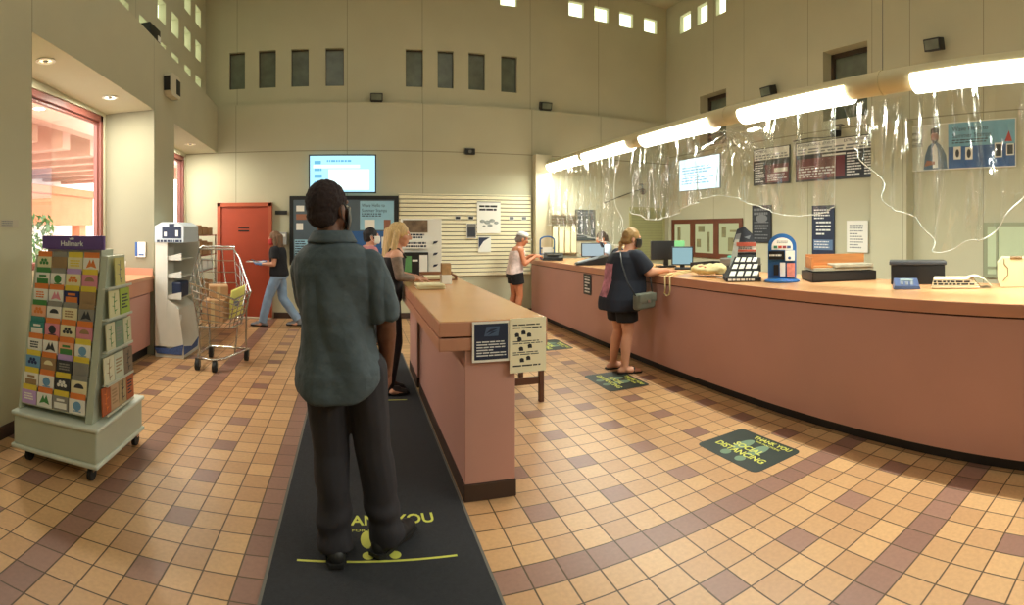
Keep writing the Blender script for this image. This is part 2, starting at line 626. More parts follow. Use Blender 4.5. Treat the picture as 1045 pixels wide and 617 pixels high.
# skirting
m_base = mat('dark_rubber_base', (62, 44, 36), 0.5)
def trim(name, m, *boxes):
    b = B()
    for q in boxes: b.box(*q, bev=.004)
    return struct(b.done(name, m))
trim('baseboard_left', m_base, (XL, XL + .012, -2.6, 3.46, 0, .1), (XL, XL + .012, 6.1, 6.86, 0, .1))
trim('baseboard_back', m_base, (-3.05, -2.45, 9.186, 9.2, 0, .1), (-1.40, 6.35, 9.186, 9.2, 0, .1))
# pier where the counter meets the back wall
m_pier = mat('painted_pier', (206, 198, 168), 0.8, vary=0.04, scale=2)
trim('trim_1', m_pier, (3.31, 3.62, 9.02, 9.2, 0, 2.97))
# plain pilaster and lower panel on the wall behind the counter
trim('trim_2', m_right, (6.2, 6.4, 3.44, 4.02, 0, 3.1))

# red door in the back wall
d = struct(bpy.data.objects.new('door_1', None)); COL.objects.link(d)
m_door = mat('red_door_paint', (168, 70, 44), 0.45, vary=0.10, scale=3)
m_dframe = mat('red_door_frame', (178, 86, 56), 0.45)
b = B(); b.box(-2.36, -1.50, 9.13, 9.17, 0.02, 1.99, bev=.004); b.done('panel', m_door, d)
b = B(); b.box(-2.43, -2.36, 9.10, 9.2, 0, 2.06, bev=.004); b.box(-1.50, -1.43, 9.10, 9.2, 0, 2.06, bev=.004); b.box(-2.43, -1.43, 9.10, 9.2, 1.99, 2.06, bev=.004); b.done('frame', m_dframe, d)
b = B(); b.cyl((-1.58, 9.13, .98), (-1.58, 9.09, .98), .025); b.cyl((-1.58, 9.09, .98), (-1.68, 9.085, .98), .011); b.done('handle', m_steel, d, smooth=True)
b = B(); b.box(-2.04, -1.84, 9.122, 9.13, 1.60, 1.625); b.box(-2.04, -1.84, 9.122, 9.13, 1.54, 1.565); b.done('plate', m_black, d, label='two small black name plates on the red door')
b = B(); b.box(-2.43, -1.43, 9.06, 9.2, 0, .02); b.done('threshold', mat('threshold_white', (205, 195, 175), .5), d)

# ---------------- exterior seen through the left windows
m_stucco = mat('white_stucco', (236, 232, 226), 0.9, vary=0.04, scale=3)
m_salmon = mat('salmon_block', (206, 128, 92), 0.9, vary=0.08, scale=4)
m_pink = mat('pink_beam_paint', (196, 146, 130), 0.85, vary=0.05, scale=3)
m_conc = mat('pale_paving', (214, 206, 196), 0.9, vary=0.05, scale=2)
b = B(); b.box(-22, -3.35, -3, 26, -0.25, -0.02); struct(b.done('ground_outside', m_conc))
p = thing('pergola', 'pale pink pergola of thick beams over a white wall outside the front left window', 'pergola', (-7.0, 9, 0))
b = B(); b.box(-5.0, -4.75, 5.0, 16, 3.35, 3.95, bev=.01); b.done('fascia_beam', m_pink, p, w=True)
for k in range(9):
    y = 5.9 + k * 1.05
    b = B(); b.box(-9.0, -5.0, y, y + .28, 3.05, 3.5, bev=.01); b.done('rafter', m_pink, p, w=True)
b = B(); b.box(-9.2, -4.9, 4.6, 16, 3.95, 4.1, bev=.01); b.done('roof_slab', m_pink, p, w=True)
b = B(); b.box(-9.3, -9.0, 4.6, 17, 0, 3.6); b.done('rear_wall', m_stucco, p, w=True)
for y in (5.2, 15.2):
    b = B(); b.box(-5.1, -4.7, y, y + .4, -0.02, 3.35, bev=.02); b.done('post', m_pink, p, w=True)
t = B(); t.box(-8.6, -7.9, 9.8, 14.5, 1.7, 2.55, bev=.02); t.box(-8.9, -7.6, 9.6, 14.6, 2.55, 2.75, bev=.02); t.box(-8.4, -8.1, 10.0, 10.4, -.02, 1.7); t.box(-8.4, -8.1, 14, 14.4, -.02, 1.7)
o = t.done('block_canopy', m_salmon); tag(o, 'salmon block canopy under the pergola seen through the front left window', 'canopy')
bush = thing('shrub', 'loose green shrub outside the front left window', 'shrub', (-6.4, 8.9, -.02))
rb = random.Random(3)
b = B()
for k in range(420):
    a, e = rb.random() * 2 * PI, rb.random()
    c = V((math.cos(a) * .55 * rb.random() ** .5, math.sin(a) * .75 * rb.random() ** .5, .75 + e * 1.15))
    q = Euler((rb.random() * 6, rb.random() * 6, rb.random() * 6)).to_matrix()
    b.face([q @ V(p_) * .085 + c for p_ in ((-1, 0, 0), (0, -.45, .1), (1, 0, 0), (0, .45, .1))])
b.done('foliage', mat('shrub_leaf', (88, 128, 66), .6, vary=.25, scale=5), bush)
b = B()
for k in range(9):
    a = k * .7
    b.tube([(0.05 * math.cos(a), .05 * math.sin(a), 0), (.2 * math.cos(a), .25 * math.sin(a), .6), (.4 * math.cos(a), .5 * math.sin(a), 1.4)], [.018, .014, .006], 6)
b.done('stem', mat('shrub_bark', (96, 74, 52), .8), bush)

# ---------------- daylight and added ceiling fill
wd = bpy.data.worlds.new('world'); SC.world = wd; wd.use_nodes = True
bg = wd.node_tree.nodes['Background']
bg.inputs['Color'].default_value = (1.0, 0.98, 0.95, 1)
bg.inputs['Strength'].default_value = 8.5
def light(name, kind, loc, energy, color=(1, 1, 1), size=1.0, size_y=None, rot=(0, 0, 0)):
    l = bpy.data.lights.new(name, kind); l.energy = energy; l.color = color
    if kind == 'AREA':
        l.shape = 'RECTANGLE'; l.size = size; l.size_y = size_y or size
    o = bpy.data.objects.new(name, l); COL.objects.link(o); o.location = loc; o.rotation_euler = rot
    return o
sun = light('sun', 'SUN', (0, 0, 20), 6.0, (1, .96, .92)); sun.data.angle = .01
sun.rotation_euler = V((-.35, .55, -.75)).to_track_quat('-Z', 'Y').to_euler()
for x in (-0.6, 2.6):
    for y, e in ((-1.6, 34), (0.6, 14), (3.4, 13), (6.6, 13)):
        light('ceiling_fill', 'AREA', (x, y, 6.3), e, (.96, 1.0, .91), 1.2)  # unseen fill lights added overhead; the pair behind the camera brightens the card rack
# ------------------------------------------------------------------ counters, mat, decals
m_lam = mat('tan_laminate', (212, 160, 112), 0.22, vary=0.05, scale=3)
m_fascia = mat('counter_edge_laminate', (192, 136, 110), 0.4, vary=0.04, scale=3)
m_panel = mat('pink_brown_laminate', (190, 143, 132), 0.5, vary=0.05, scale=1.5, bump=.05, bscale=150)
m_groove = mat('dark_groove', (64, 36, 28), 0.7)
m_toe = mat('black_toe_kick', (30, 26, 25), 0.6)
m_white = mat('white_paper', (238, 236, 226), 0.8)
m_ink = mat('black_ink', (34, 34, 38), 0.7)
m_grey_ink = mat('grey_ink', (120, 124, 128), 0.7)
m_navy = mat('navy_print', (24, 38, 66), 0.55, vary=.1, scale=6)
m_wink = mat('white_ink', (228, 230, 228), 0.7)
m_blue = mat('mail_blue', (36, 84, 150), 0.45)
m_lblue = mat('pale_blue_print', (150, 196, 216), 0.6, vary=.08, scale=4)
m_red = mat('red_print', (176, 48, 44), 0.5)
m_wood = mat('brown_wood', (126, 78, 48), 0.5, vary=.18, scale=3, stretch=(1, 8, 8))
m_kraft = mat('kraft_cardboard', (176, 134, 92), 0.85, vary=.06, scale=6)
m_chrome = mat('chrome_wire', (190, 188, 180), 0.22, metal=0.9)
m_rubber = mat('black_rubber', (26, 25, 25), 0.7)
m_yellow = mat('yellow_green_ink', (206, 208, 92), 0.6)

zc = lambda y: 1.105 - 0.008 * y
def tilt(b):
    for v in b.bm.verts:
        if v.co.z > 0.2:
            v.co.z += zc(v.co.y) - 1.07
    return b
r = thing('service_counter', 'long pink-brown service counter with a tan laminate top along the right side', 'counter', (3.8, 4, 0))
b = B(); b.box(3.20, 4.42, -1.6, 9.0, .985, 1.07, bev=.004); tilt(b).done('fascia', m_fascia, r, w=True)
b = B(); b.box(3.203, 4.42, -1.6, 9.0, 1.066, 1.0725, bev=.003); tilt(b).done('countertop', m_lam, r, w=True)
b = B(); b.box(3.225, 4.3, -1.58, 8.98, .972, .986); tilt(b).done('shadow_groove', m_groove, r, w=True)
b = B(); b.box(3.212, 4.3, -1.58, 8.98, .09, .973); tilt(b).done('front_panel', m_panel, r, w=True)
b = B(); b.box(3.275, 4.25, -1.56, 8.96, 0, .09); b.done('toe_kick', m_toe, r, w=True)

r = thing('writing_counter', 'free-standing pink-brown writing counter with a tan top in the middle of the floor', 'counter', (.82, 4.4, 0))
b = B(); b.box(.49, 1.15, 2.93, 5.9, .963, 1.046, bev=.004); b.done('fascia', m_fascia, r, w=True)
b = B(); b.box(.493, 1.147, 2.933, 5.897, 1.043, 1.051, bev=.003); b.done('countertop', m_lam, r, w=True)
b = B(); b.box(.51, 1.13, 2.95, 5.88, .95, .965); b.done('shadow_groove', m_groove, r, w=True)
b = B(); b.box(.49, 1.15, 2.93, 5.9, .88, .952, bev=.004); b.done('apron', m_fascia, r, w=True)
for y0, y1 in ((2.945, 4.98), (5.16, 5.86)):
    b = B(); b.box(.645, .95, y0, y1, .1, .88, bev=.004); b.done('pedestal', m_panel, r, w=True)
    b = B(); b.box(.64, .955, y0 - .006, y1 + .006, 0, .1, bev=.003); b.done('base_strip', m_base, r, w=True)
b = B(); b.box(.70, .9, 4.98, 5.16, .1, .88); b.done('gap_panel', m_groove, r, w=True)

r = thing('side_table', 'low dark wooden table with a lower rail beside the writing counter', 'table', (1.35, 4.75, 0))
b = B(); b.box(.99, 1.72, 4.43, 5.1, .66, .71, bev=.006); b.done('tabletop', m_wood, r, w=True)
for x in (1.01, 1.67):
    for y in (4.45, 5.04):
        b = B(); b.box(x, x + .045, y, y + .045, 0, .66, bev=.004); b.done('leg', mat('dark_wood_leg', (84, 50, 34), .5, vary=.12), r, w=True)
b = B(); b.box(1.05, 1.67, 4.46, 4.485, .17, .235); b.box(1.05, 1.67, 5.05, 5.075, .17, .235); b.done('rail', MATS['dark_wood_leg'], r, w=True)

# notices taped to the near end of the writing counter
t = thing('notice', 'dark blue notice in a white border on the near end of the writing counter', 'notice', (.795, 2.92, .81))
M = wall_frame('back', (.683, 2.924, .81))
b = B(); panel(b, M, 0, .226, 0, .235, 0, .003); b.done('mounting_sheet', m_white, t, w=True)
b = B(); panel(b, M, .012, .214, .014, .222, .003, .0038); b.done('print', m_navy, t, w=True)
b = B(); print_lines(b, M @ Matrix.Translation((0, 0, .0038)), .025, .205, .03, .125, 6, h=.42, fill=.9, seed=4, word=.3); b.done('printed_text', m_wink, t, w=True)
b = B()
b.prism([(.07, .15), (.155, .15), (.165, .205), (.085, .205)], M, .0038, .0043)
b.done('emblem', mat('slate_emblem', (70, 92, 124), .6), t, w=True)
b = B(); b.prism([(.078, .165), (.12, .178), (.16, .196), (.11, .19)], M, .0043, .0048); b.prism([(.09, .155), (.125, .168), (.15, .18), (.118, .176)], M, .0043, .0048); b.done('emblem_wing', m_navy, t, w=True)
t = thing('notice', 'white printed notice hanging from the near right corner of the writing counter', 'notice', (1.02, 2.915, .73))
M = wall_frame('back', (.907, 2.918, .735))
b = B(); panel(b, M, 0, .228, 0, .32, 0, .003); b.done('mounting_sheet', mat('cream_paper', (240, 232, 200), .8), t, w=True)
b = B(); Mi = M @ Matrix.Translation((0, 0, .003))
for y0, y1, n in ((.255, .29, 2), (.165, .19, 2), (.10, .125, 2), (.03, .05, 1)):
    print_lines(b, Mi, .02, .205, y0, y1, n, h=.4, fill=.8, seed=int(y0 * 900), word=.25)
b.done('printed_text', m_ink, t, w=True)
b = B()
for x, y in ((.045, .225), (.085, .238), (.12, .222), (.06, .2), (.07, .142), (.125, .155), (.075, .075), (.115, .085)):
    b.ell(Mi @ V((x, y, 0)), (.014, .0006, .011), n=10, m=5); b.box(x - .012, x + .014, y - .014, y - .004, 0, .0006, M=Mi)
b.done('pictogram', m_ink, t, w=True)

# queue mat
m_mat = mat('charcoal_carpet_mat', (40, 41, 45), 0.95, vary=.18, scale=60, bump=.4, bscale=220)
t = thing('floor_mat', 'long charcoal queue mat running along the writing counter under the man in the green-grey shirt', 'mat', (.1, 3.5, 0))
b = B(); b.box(-.385, .62, .6, 6.6, 0, .009, bev=.003); b.done('carpet', m_mat, t, w=True)
m_edge = mat('grey_rubber_edge', (104, 100, 92), 0.8)
b = B(); b.box(-.40, -.384, .6, 6.6, 0, .007); b.box(.619, .633, .6, 6.6, 0, .007); b.done('edge_strip', m_edge, t, w=True)
def footprint(b, M, x, y, s=1.0, mirror=1):
    sole = [(mirror * .036 * math.sin(a) * (1 if a < PI else 1.0) * s + x, y + s * (.075 + .075 * math.cos(a))) for a in [2 * PI * k / 20 for k in range(20)]]
    b.prism(sole, M, 0, .0008)
    heel = [(x + s * .029 * math.sin(a), y - s * .055 + s * .03 * math.cos(a)) for a in [2 * PI * k / 16 for k in range(16)]]
    b.prism(heel, M, 0, .0008)
for y in (2.46, 4.78):
    M = frame((1, 0, 0), (0, 1, 0), (0, y, .0095))
    b = B(); b.box(-.265, .50, -.007, .007, 0, .0008, M=M); b.done('yellow_line', m_yellow, t, w=True)
    text('THANK YOU', .128, M @ Matrix.Translation((.15, .345, 0)), m_yellow, t, bold=.0025, sx=.78)
    text('FOR PRACTICING', .034, M @ Matrix.Translation((.15, .255, 0)), m_yellow, t, sx=1.15)
    b = B(); footprint(b, M, .075, .10); footprint(b, M, .205, .10, mirror=-1); b.done('footprint', m_yellow, t, w=True)

m_decal = mat('dark_green_decal', (34, 48, 42), 0.5, vary=.1, scale=20)
m_foot = mat('sage_print', (112, 138, 112), 0.6)
names = ['dark green social distancing decal on the open floor nearest the camera', 'dark green distancing decal at the feet of the woman with the shoulder bag', 'dark green distancing decal farthest down the floor, beyond the side table leg']
for (cx, cy), lab in zip(((2.585, 2.72), (2.635, 4.76), (2.63, 6.62)), names):
    t = thing('floor_decal', lab, 'decal', (cx, cy, 0), group='distancing decals along the counter')
    M = frame((0, -1, 0), (1, 0, 0), (cx, cy, 0))
    b = B()
    pts = []
    for sx_, sy_, a0 in ((1, 1, 0), (-1, 1, PI / 2), (-1, -1, PI), (1, -1, 1.5 * PI)):
        for k in range(7):
            a = a0 + k * PI / 12
            pts.append((sx_ * .262 + .05 * math.cos(a), sy_ * .182 + .05 * math.sin(a)))
    b.prism(pts, M, 0, .0015); b.done('sheet', m_decal, t, w=True)
    Mi = M @ Matrix.Translation((0, 0, .0015))
    b = B(); footprint(b, Mi, -.075, -.075, 1.35); footprint(b, Mi, .075, -.075, 1.35, -1); b.done('footprint', m_foot, t, w=True)
    Mj = M @ Matrix.Translation((0, 0, .0026))
    text('THANK YOU', .062, Mj @ Matrix.Translation((.07, .175, 0)), m_yellow, t, bold=.001)
    text('FOR PRACTICING', .030, Mj @ Matrix.Translation((.07, .127, 0)), m_yellow, t)
    text('SOCIAL', .082, Mj @ Matrix.Translation((0, .0, 0)), m_yellow, t, bold=.0015)
    text('DISTANCING', .082, Mj @ Matrix.Translation((0, -.085, 0)), m_yellow, t, bold=.0015)

# ------------------------------------------------------------------ the long fluorescent fitting
m_lens = emission('fluorescent_lens', (255, 250, 228), 9.0)
m_hous = mat('beige_light_channel', (206, 194, 152), 0.5, vary=.03)
FX, FZ = 3.6, 2.77
t = thing('fluorescent_light', 'long beige tube-shaped fluorescent fitting hanging over the service counter', 'light', (FX, 4, FZ))
b = B(); b.cyl((FX, 9.18, FZ), (FX, -1.5, FZ), .095, n=28); b.done('channel', m_hous, t, w=True, smooth=True)
b = B()
for y in (2.22, 4.08, 5.90, 7.55):
    b.cyl((FX, y - .012, FZ), (FX, y + .012, FZ), .101, n=28)
b.done('joint_band', m_hous, t, w=True, smooth=True)
for y0, y1 in ((-.6, .62), (.72, 1.91), (2.54, 3.84), (4.33, 5.71), (6.10, 7.45), (7.62, 8.95)):
    b = B()
    for k in range(1):
        prof = []
        n = 22
        for j in range(n + 1):
            a = PI * 1.02 + (PI * .96) * j / n
            prof.append((math.cos(a) * .118, math.sin(a) * .118 - .008))
        prof += [(.105, .005), (-.105, .005)]
        b.loft([[V((FX + x, y, FZ + z)) for x, z in prof] for y in (y0, y0 + .03, y1 - .03, y1)])
    b.done('lens', m_lens, t, w=True, smooth=True)
    light('fluorescent_tube', 'AREA', (FX, (y0 + y1) / 2, FZ - .135), 56, (.97, 1.0, .89), .03, y1 - y0)
b = B()
for y in (-.4, 2.22):
    b.cyl((FX, y, FZ + .09), (FX, y, 6.35), .004, n=6)
b.done('hanger', m_steel, t, w=True)

# ------------------------------------------------------------------ clear plastic curtains
m_film = clear_sheet('clear_plastic_film', (.955, .965, .95), .10, .11, bump=.9, bscale=4.0, stretch=(2.2, 2.2, .6))
m_hem = mat('shiny_film_edge', (226, 230, 222), .25)
def curtain(label, y0, y1, zb, pin, nu=150, nv=60, amp=.03, seed=0.0, knot=None):
    o_, cnt = None, 0
    def f(s, t_):
        y = y0 + (y1 - y0) * s
        z = 2.63 + (zb(s) - 2.63) * t_
        yy = pin(s, t_, y)
        nz = noise.noise(V((yy * 3.1 + seed, z * .7, seed)))
        x = 3.5 + amp * (.35 + t_) * (math.sin(yy * 17 + 2.2 * nz + seed) + .5 * math.sin(yy * 37 + 3 * noise.noise(V((yy * 2, z * 1.3, 4 + seed))))) + .05 * noise.noise(V((yy * 1.2, z * 1.1, 9 + seed)))
        if knot:
            a = math.atan2(yy - knot[0], knot[1] - z)
            d = math.hypot(yy - knot[0], knot[1] - z)
            x += .035 * math.sin(a * 15) * math.exp(-(d / .55) ** 2) * min(1, d / .1)
        return V((x + .06, yy, z))
    b = B(); b.grid(f, nu, nv)
    o = b.done('plastic_curtain', m_film, smooth='all')
    h = B(); h.tube([f(k / 120, 1) for k in range(121)], .0045, 6); h.tube([f(1, k / 40) for k in range(41)], .0025, 5); h.done('hem', m_hem, o, smooth='all')
    return tag(o, label, 'plastic curtain', 'clear curtains over the counter')
sm_ = lambda x: max(0, min(1, x)) ** 2 * (3 - 2 * max(0, min(1, x)))
def pin1(s, t_, y):
    g = sm_((s - .45) / .15)
    k = g * (.80 * math.sin(PI * min(1, max(0, (t_ + .15) / 1.1))) ** .8)
    return y + (6.52 - y) * k
curtain('clear plastic curtain gathered into a bunch above the clerk by the back wall', 9.0, 6.1, lambda s: 1.32 + .35 * (1 - s), pin1, seed=1.7, nu=220)
def pin2(s, t_, y):
    k = .93 * math.exp(-((t_ - .08) / .16) ** 2) * math.exp(-((y - 3.95) / .6) ** 2)
    return y + (3.95 - y) * k
curtain('clear plastic curtain pinched at its top in front of the bright wall screen', 6.0, 2.65, lambda s: 1.82 - .12 * math.sin(s * 9), pin2, seed=4.1, amp=.028, knot=(4.05, 2.6))
def pin3(s, t_, y):
    return y + (1.45 - y) * .12 * t_
curtain('clear plastic curtain with a sagging hem in front of the blue poster', 2.6, .95, lambda s: 1.42 + .85 * abs(s - .62) ** 1.5 * 2 + .05 * math.sin(s * 21), pin3, seed=7.9, amp=.06)
# ------------------------------------------------------------------ things on the walls
def board(name, label, cat, side, y0, y1, z0, z1, X=6.37, fr=.012, fm=None, group=None):
    """a flat framed board; returns (root, frame matrix at the lower-left corner, width, height)"""
    if side == 'right':
        loc = (X, y1, z0); W = y1 - y0; root = (X + .01, (y0 + y1) / 2, z0)
    else:
        loc = (y0, X, z0); W = y1 - y0; root = ((y0 + y1) / 2, X + .005, z0)
    t = thing(name, label, cat, root, group=group)
    M = wall_frame(side, loc)
    H = z1 - z0
    b = B()
    for q in ((0, fr, 0, H), (W - fr, W, 0, H), (fr, W - fr, 0, fr), (fr, W - fr, H - fr, H)):
        panel(b, M, *q, -.015, .004)
    b.done('frame', fm or m_alu, t, w=True)
    return t, M, W, H
def fill(t, M, name, m, *rects, d0=-.012, d1=0.0, label=None):
    b = B()
    for q in rects: panel(b, M, *q, d0, d1)
    return b.done(name, m, t, w=True, label=label)

m_sky = mat('poster_sky_blue', (120, 176, 200), .6, vary=.12, scale=5)
m_sea = mat('poster_sea_blue', (44, 92, 150), .6, vary=.15, scale=6)
m_cream = mat('poster_cream', (206, 208, 190), .6, vary=.1, scale=5)
m_skin_p = mat('poster_skin', (150, 100, 76), .6)
m_denim_p = mat('poster_denim', (84, 108, 128), .6, vary=.15, scale=14)
m_maroon = mat('maroon_print', (112, 56, 62), .6, vary=.15, scale=8)
m_dkprint = mat('dark_print', (40, 44, 52), .6, vary=.15, scale=10)

# blue double poster above the right end of the counter
t, M, W, H = board('poster', 'wide blue and cream summer poster above the right end of the counter', 'poster', 'right', 1.942, 3.695, 2.384, 3.012, fm=m_white)
fill(t, M, 'print', m_cream, (.012, .80, .012, H - .012))
fill(t, M, 'sky_print', m_sky, (.80, W - .012, .30, H - .012))
fill(t, M, 'sea_print', m_sea, (.80, W - .012, .012, .30))
text('We Care', .075, M @ Matrix.Translation((.05, .52, 0)), m_ink, t, align='LEFT')
text('for Shipping', .075, M @ Matrix.Translation((.05, .44, 0)), m_ink, t, align='LEFT')
text('Wave Hello to', .085, M @ Matrix.Translation((.86, .53, 0)), m_navy, t, align='LEFT')
text('Summer Stamps', .085, M @ Matrix.Translation((.86, .44, 0)), m_navy, t, align='LEFT')
b = B(); print_lines(b, M, .86, 1.38, .335, .40, 2, fill=.95, seed=9); print_lines(b, M, .22, .42, .33, .39, 3, fill=.9, seed=2); b.done('printed_text', m_navy, t, w=True)
b = B(); b.prism([(.43, .012), (.45, .2), (.50, .33), (.575, .385), (.63, .385), (.70, .33), (.77, .2), (.79, .012)], M, 0, .001); b.done('printed_jacket', m_denim_p, t, w=True)
b = B(); b.prism([(.57, .03), (.565, .30), (.60, .37), (.64, .30), (.65, .03)], M, .001, .0015); b.prism([(.035, .04), (.05, .25), (.20, .27), (.24, .04)], M, 0, .001); b.done('printed_shirt', m_white, t, w=True)
b = B(); b.prism([(.60 + .058 * math.cos(a), .445 + .075 * math.sin(a)) for a in [2 * PI * k / 20 for k in range(20)]], M, .0015, .002); b.prism([(.44, .06), (.48, .14), (.60, .12), (.60, .08)], M, .0015, .002); b.done('printed_face', m_skin_p, t, w=True)
b = B(); b.prism([(.535, .47), (.54, .56), (.60, .585), (.66, .56), (.665, .47), (.64, .51), (.56, .51)], M, .002, .0025); b.prism([(.55, .42), (.57, .37), (.60, .36), (.63, .37), (.65, .42), (.60, .40)], M, .002, .0025); b.done('printed_hair', m_ink, t, w=True)
b = B()
for k, (x, y, h) in enumerate(((.88, .13, .17), (1.05, .12, .165), (1.46, .13, .19), (1.62, .15, .15))):
    panel(b, M, x, x + .105, y, y + h, 0, .001)
b.done('printed_stamp', m_white, t, w=True)
b = B(); b.ell(M @ V((.935, .21, .001)), (.0008, .028, .055), n=12, m=6); b.ell(M @ V((1.10, .20, .001)), (.0008, .03, .06), n=12, m=6); panel(b, M, 1.475, 1.555, .145, .30, .001, .0015); panel(b, M, 1.635, 1.71, .165, .285, .001, .0015); b.done('printed_stamp_picture', m_dkprint, t, w=True)
b = B(); b.prism([(1.60, .33), (1.70, .33), (1.655, .47)], M, 0, .001); b.done('printed_sail', m_red, t, w=True)

# two price boards
for lab, y0, y1, heads, sd in (('smaller dark price board next to the bright wall screen', 5.711, 6.566, ['DOMESTIC'], 3), ('large dark price board with pink panels in the middle of the right wall', 3.873, 5.582, ['INTERNATIONAL SERVICES', 'EXTRA SERVICES'], 5)):
    t, M, W, H = board('price_board', lab, 'price board', 'right', y0, y1, 2.345, 2.975, fm=m_black, group='price boards behind the counter')
    fill(t, M, 'header_strip', m_white, (.012, W - .012, H - .20, H - .012))
    fill(t, M, 'print', m_dkprint, (.012, W - .012, .012, H - .20))
    n = len(heads)
    for k, h in enumerate(heads):
        text(h, .062, M @ Matrix.Translation((.04 + k * W * .54, H - .055, 0)), m_ink, t, align='LEFT')
    b = B(); print_lines(b, M, .04, W - .04, H - .19, H - .1, 2, seed=sd, word=.1, fill=.95); b.done('header_text', m_grey_ink, t, w=True)
    if n == 2:
        fill(t, M, 'pink_panel', m_maroon, (.03, .62, .03, .36), (.63, .98, .04, .36), (1.48, 1.62, .03, .22), d0=0, d1=.001)
        fill(t, M, 'white_bar', m_white, (.55, 1.0, .37, .40), (.06, .40, .23, .236), d0=.001, d1=.002)
        b = B(); print_lines(b, M @ Matrix.Translation((0, 0, .001)), 1.02, 1.30, .04, .40, 9, seed=6, word=.25); print_lines(b, M @ Matrix.Translation((0, 0, .001)), 1.34, 1.66, .04, .40, 9, seed=8, word=.25); print_lines(b, M @ Matrix.Translation((0, 0, .001)), .06, .94, .05, .22, 4, seed=1, word=.1)
    else:
        fill(t, M, 'pink_panel', m_maroon, (.30, W - .03, .03, .34), d0=0, d1=.001)
        fill(t, M, 'white_bar', m_white, (.50, W - .05, .20, .27), d0=.001, d1=.002)
        b = B(); print_lines(b, M @ Matrix.Translation((0, 0, .001)), .04, .28, .04, .40, 9, seed=6, word=.25); print_lines(b, M @ Matrix.Translation((0, 0, .001)), .34, .8, .05, .18, 4, seed=7, word=.2)
    b.done('printed_text', m_wink, t, w=True)

# wall screens
m_screen = emission('screen_glow', (178, 232, 248), 1.35)
m_screen2 = emission('screen_glow_pale', (232, 250, 252), 1.5)
m_screen3 = emission('screen_text_blue', (120, 198, 232), 1.1)
t, M, W, H = board('wall_screen', 'bright pale blue screen on the right wall behind the counter', 'screen', 'right', 7.47, 8.79, 2.36, 3.02, fm=m_steel)
fill(t, M, 'display', m_screen2, (.012, W - .012, .012, H - .012))
b = B(); print_lines(b, M, .1, W - .2, .12, .5, 7, seed=12, h=.35); b.done('screen_text', m_screen3, t, w=True)
t, M, W, H = board('television', 'glowing cyan flat television high on the back wall over the man\'s head', 'television', 'back', -.775, .412, 2.215, 2.895, X=9.12, fr=.022, fm=m_black)
fill(t, M, 'display', m_screen, (.022, W - .022, .022, H - .022))
b = B(); panel(b, M, .35, W - .12, .06, .42, 0, .001); panel(b, M, .08, .9, .44, .5, 0, .001); b.done('screen_picture', m_screen2, t, w=True)
b = B(); print_lines(b, M, .10, .24, .12, .60, 4, seed=21, h=.5, word=.8); print_lines(b, M, .32, .75, .53, .60, 1, seed=22, h=.5); b.done('screen_text', m_screen3, t, w=True)
b = B(); b.box(-.4, .05, 9.125, 9.199, 2.4, 2.7); b.done('mount', m_black, t, w=True)

# framed display behind the man
t, M, W, H = board('poster_display', 'black framed poster display on the back wall under the television', 'poster frame', 'back', -1.115, .80, .95, 2.17, X=9.12, fr=.07, fm=m_black)
fill(t, M, 'backing', mat('smoky_blue_print', (84, 98, 108), .35, vary=.12, scale=3), (.07, W - .07, .07, H - .07), d0=-.07)
fill(t, M, 'pale_panel', m_lblue, (1.24, W - .08, .62, H - .09), (.09, .32, .09, .45), d0=0, d1=.002)
text('Wave Hello to', .085, M @ Matrix.Translation((1.27, H - .17, .002)), m_navy, t, align='LEFT', sx=.8)
text('Summer Stamps', .085, M @ Matrix.Translation((1.27, H - .26, .002)), m_navy, t, align='LEFT', sx=.8)
b = B(); Mi = M @ Matrix.Translation((0, 0, .002)); print_lines(b, Mi, 1.27, 1.7, H - .37, H - .30, 2, seed=31); print_lines(b, Mi, .10, .31, .1, .44, 8, seed=32, word=.3); b.done('printed_text', m_navy, t, w=True)
fill(t, M, 'printed_picture', m_white, (1.32, 1.5, .64, .80), (.12, .26, .95, 1.05), (.12, .24, .62, .74), (1.40, 1.52, .35, .52), (1.62, 1.76, .30, .50), d0=.002, d1=.004)
fill(t, M, 'printed_figure', m_skin_p, (1.66, 1.78, .62, .80), (.12, .3, .80, .90), d0=.002, d1=.004)
fill(t, M, 'sea_print', m_sea, (1.0, W - .08, .08, .60), (.36, .9, .1, .5), d0=0, d1=.002)

# slatwall with its posters
t = thing('slatwall', 'white slatted display wall along the back, right of the framed posters', 'slatwall', (2.0, 9.18, .73))
m_slat = mat('white_slat', (238, 230, 196), .5)
b = B(); b.box(.815, 3.26, 9.175, 9.198, .74, 2.20); b.done('backing', mat('slat_groove', (88, 80, 60), .8), t, w=True)
b = B()
for k in range(20):
    z = .745 + k * .0727
    b.box(.812, 3.262, 9.155, 9.177, z, z + .058, bev=.004)
b.done('slat', m_slat, t, w=True)
b = B(); b.box(.805, 3.268, 9.150, 9.176, 2.195, 2.215); b.done('top_frame', m_slat, t, w=True)
def tagbox(label, x0, x1, z0, z1, m, extra=None):
    t, M, W, H = board('hanging_sign', label, 'sign', 'back', x0, x1, z0, z1, X=9.135, fr=.008, fm=m_white)
    fill(t, M, 'print', m, (.008, W - .008, .008, H - .008))
    return t, M, W, H
t, M, W, H = tagbox('tall white poster in the middle of the slatted display wall', 2.225, 2.665, 1.51, 2.085, m_white)
fill(t, M, 'top_bar', m_navy, (0, W, H - .012, H), d0=.001, d1=.006)
b = B(); print_lines(b, M, .04, W - .06, H - .175, H - .055, 2, seed=77, h=.6, fill=.95, word=.4); b.done('printed_heading', m_ink, t, w=True)
b = B()
for x, y, a in ((.10, .22, .05), (.19, .20, .06), (.28, .23, .055), (.36, .19, .045), (.24, .14, .05), (.13, .13, .03)):
    b.ell(M @ V((x, y, .001)), (a, .0015, a * .6), n=14, m=6)
b.done('printed_picture', mat('grey_picture', (150, 156, 150), .6, vary=.4, scale=30), t, w=True)
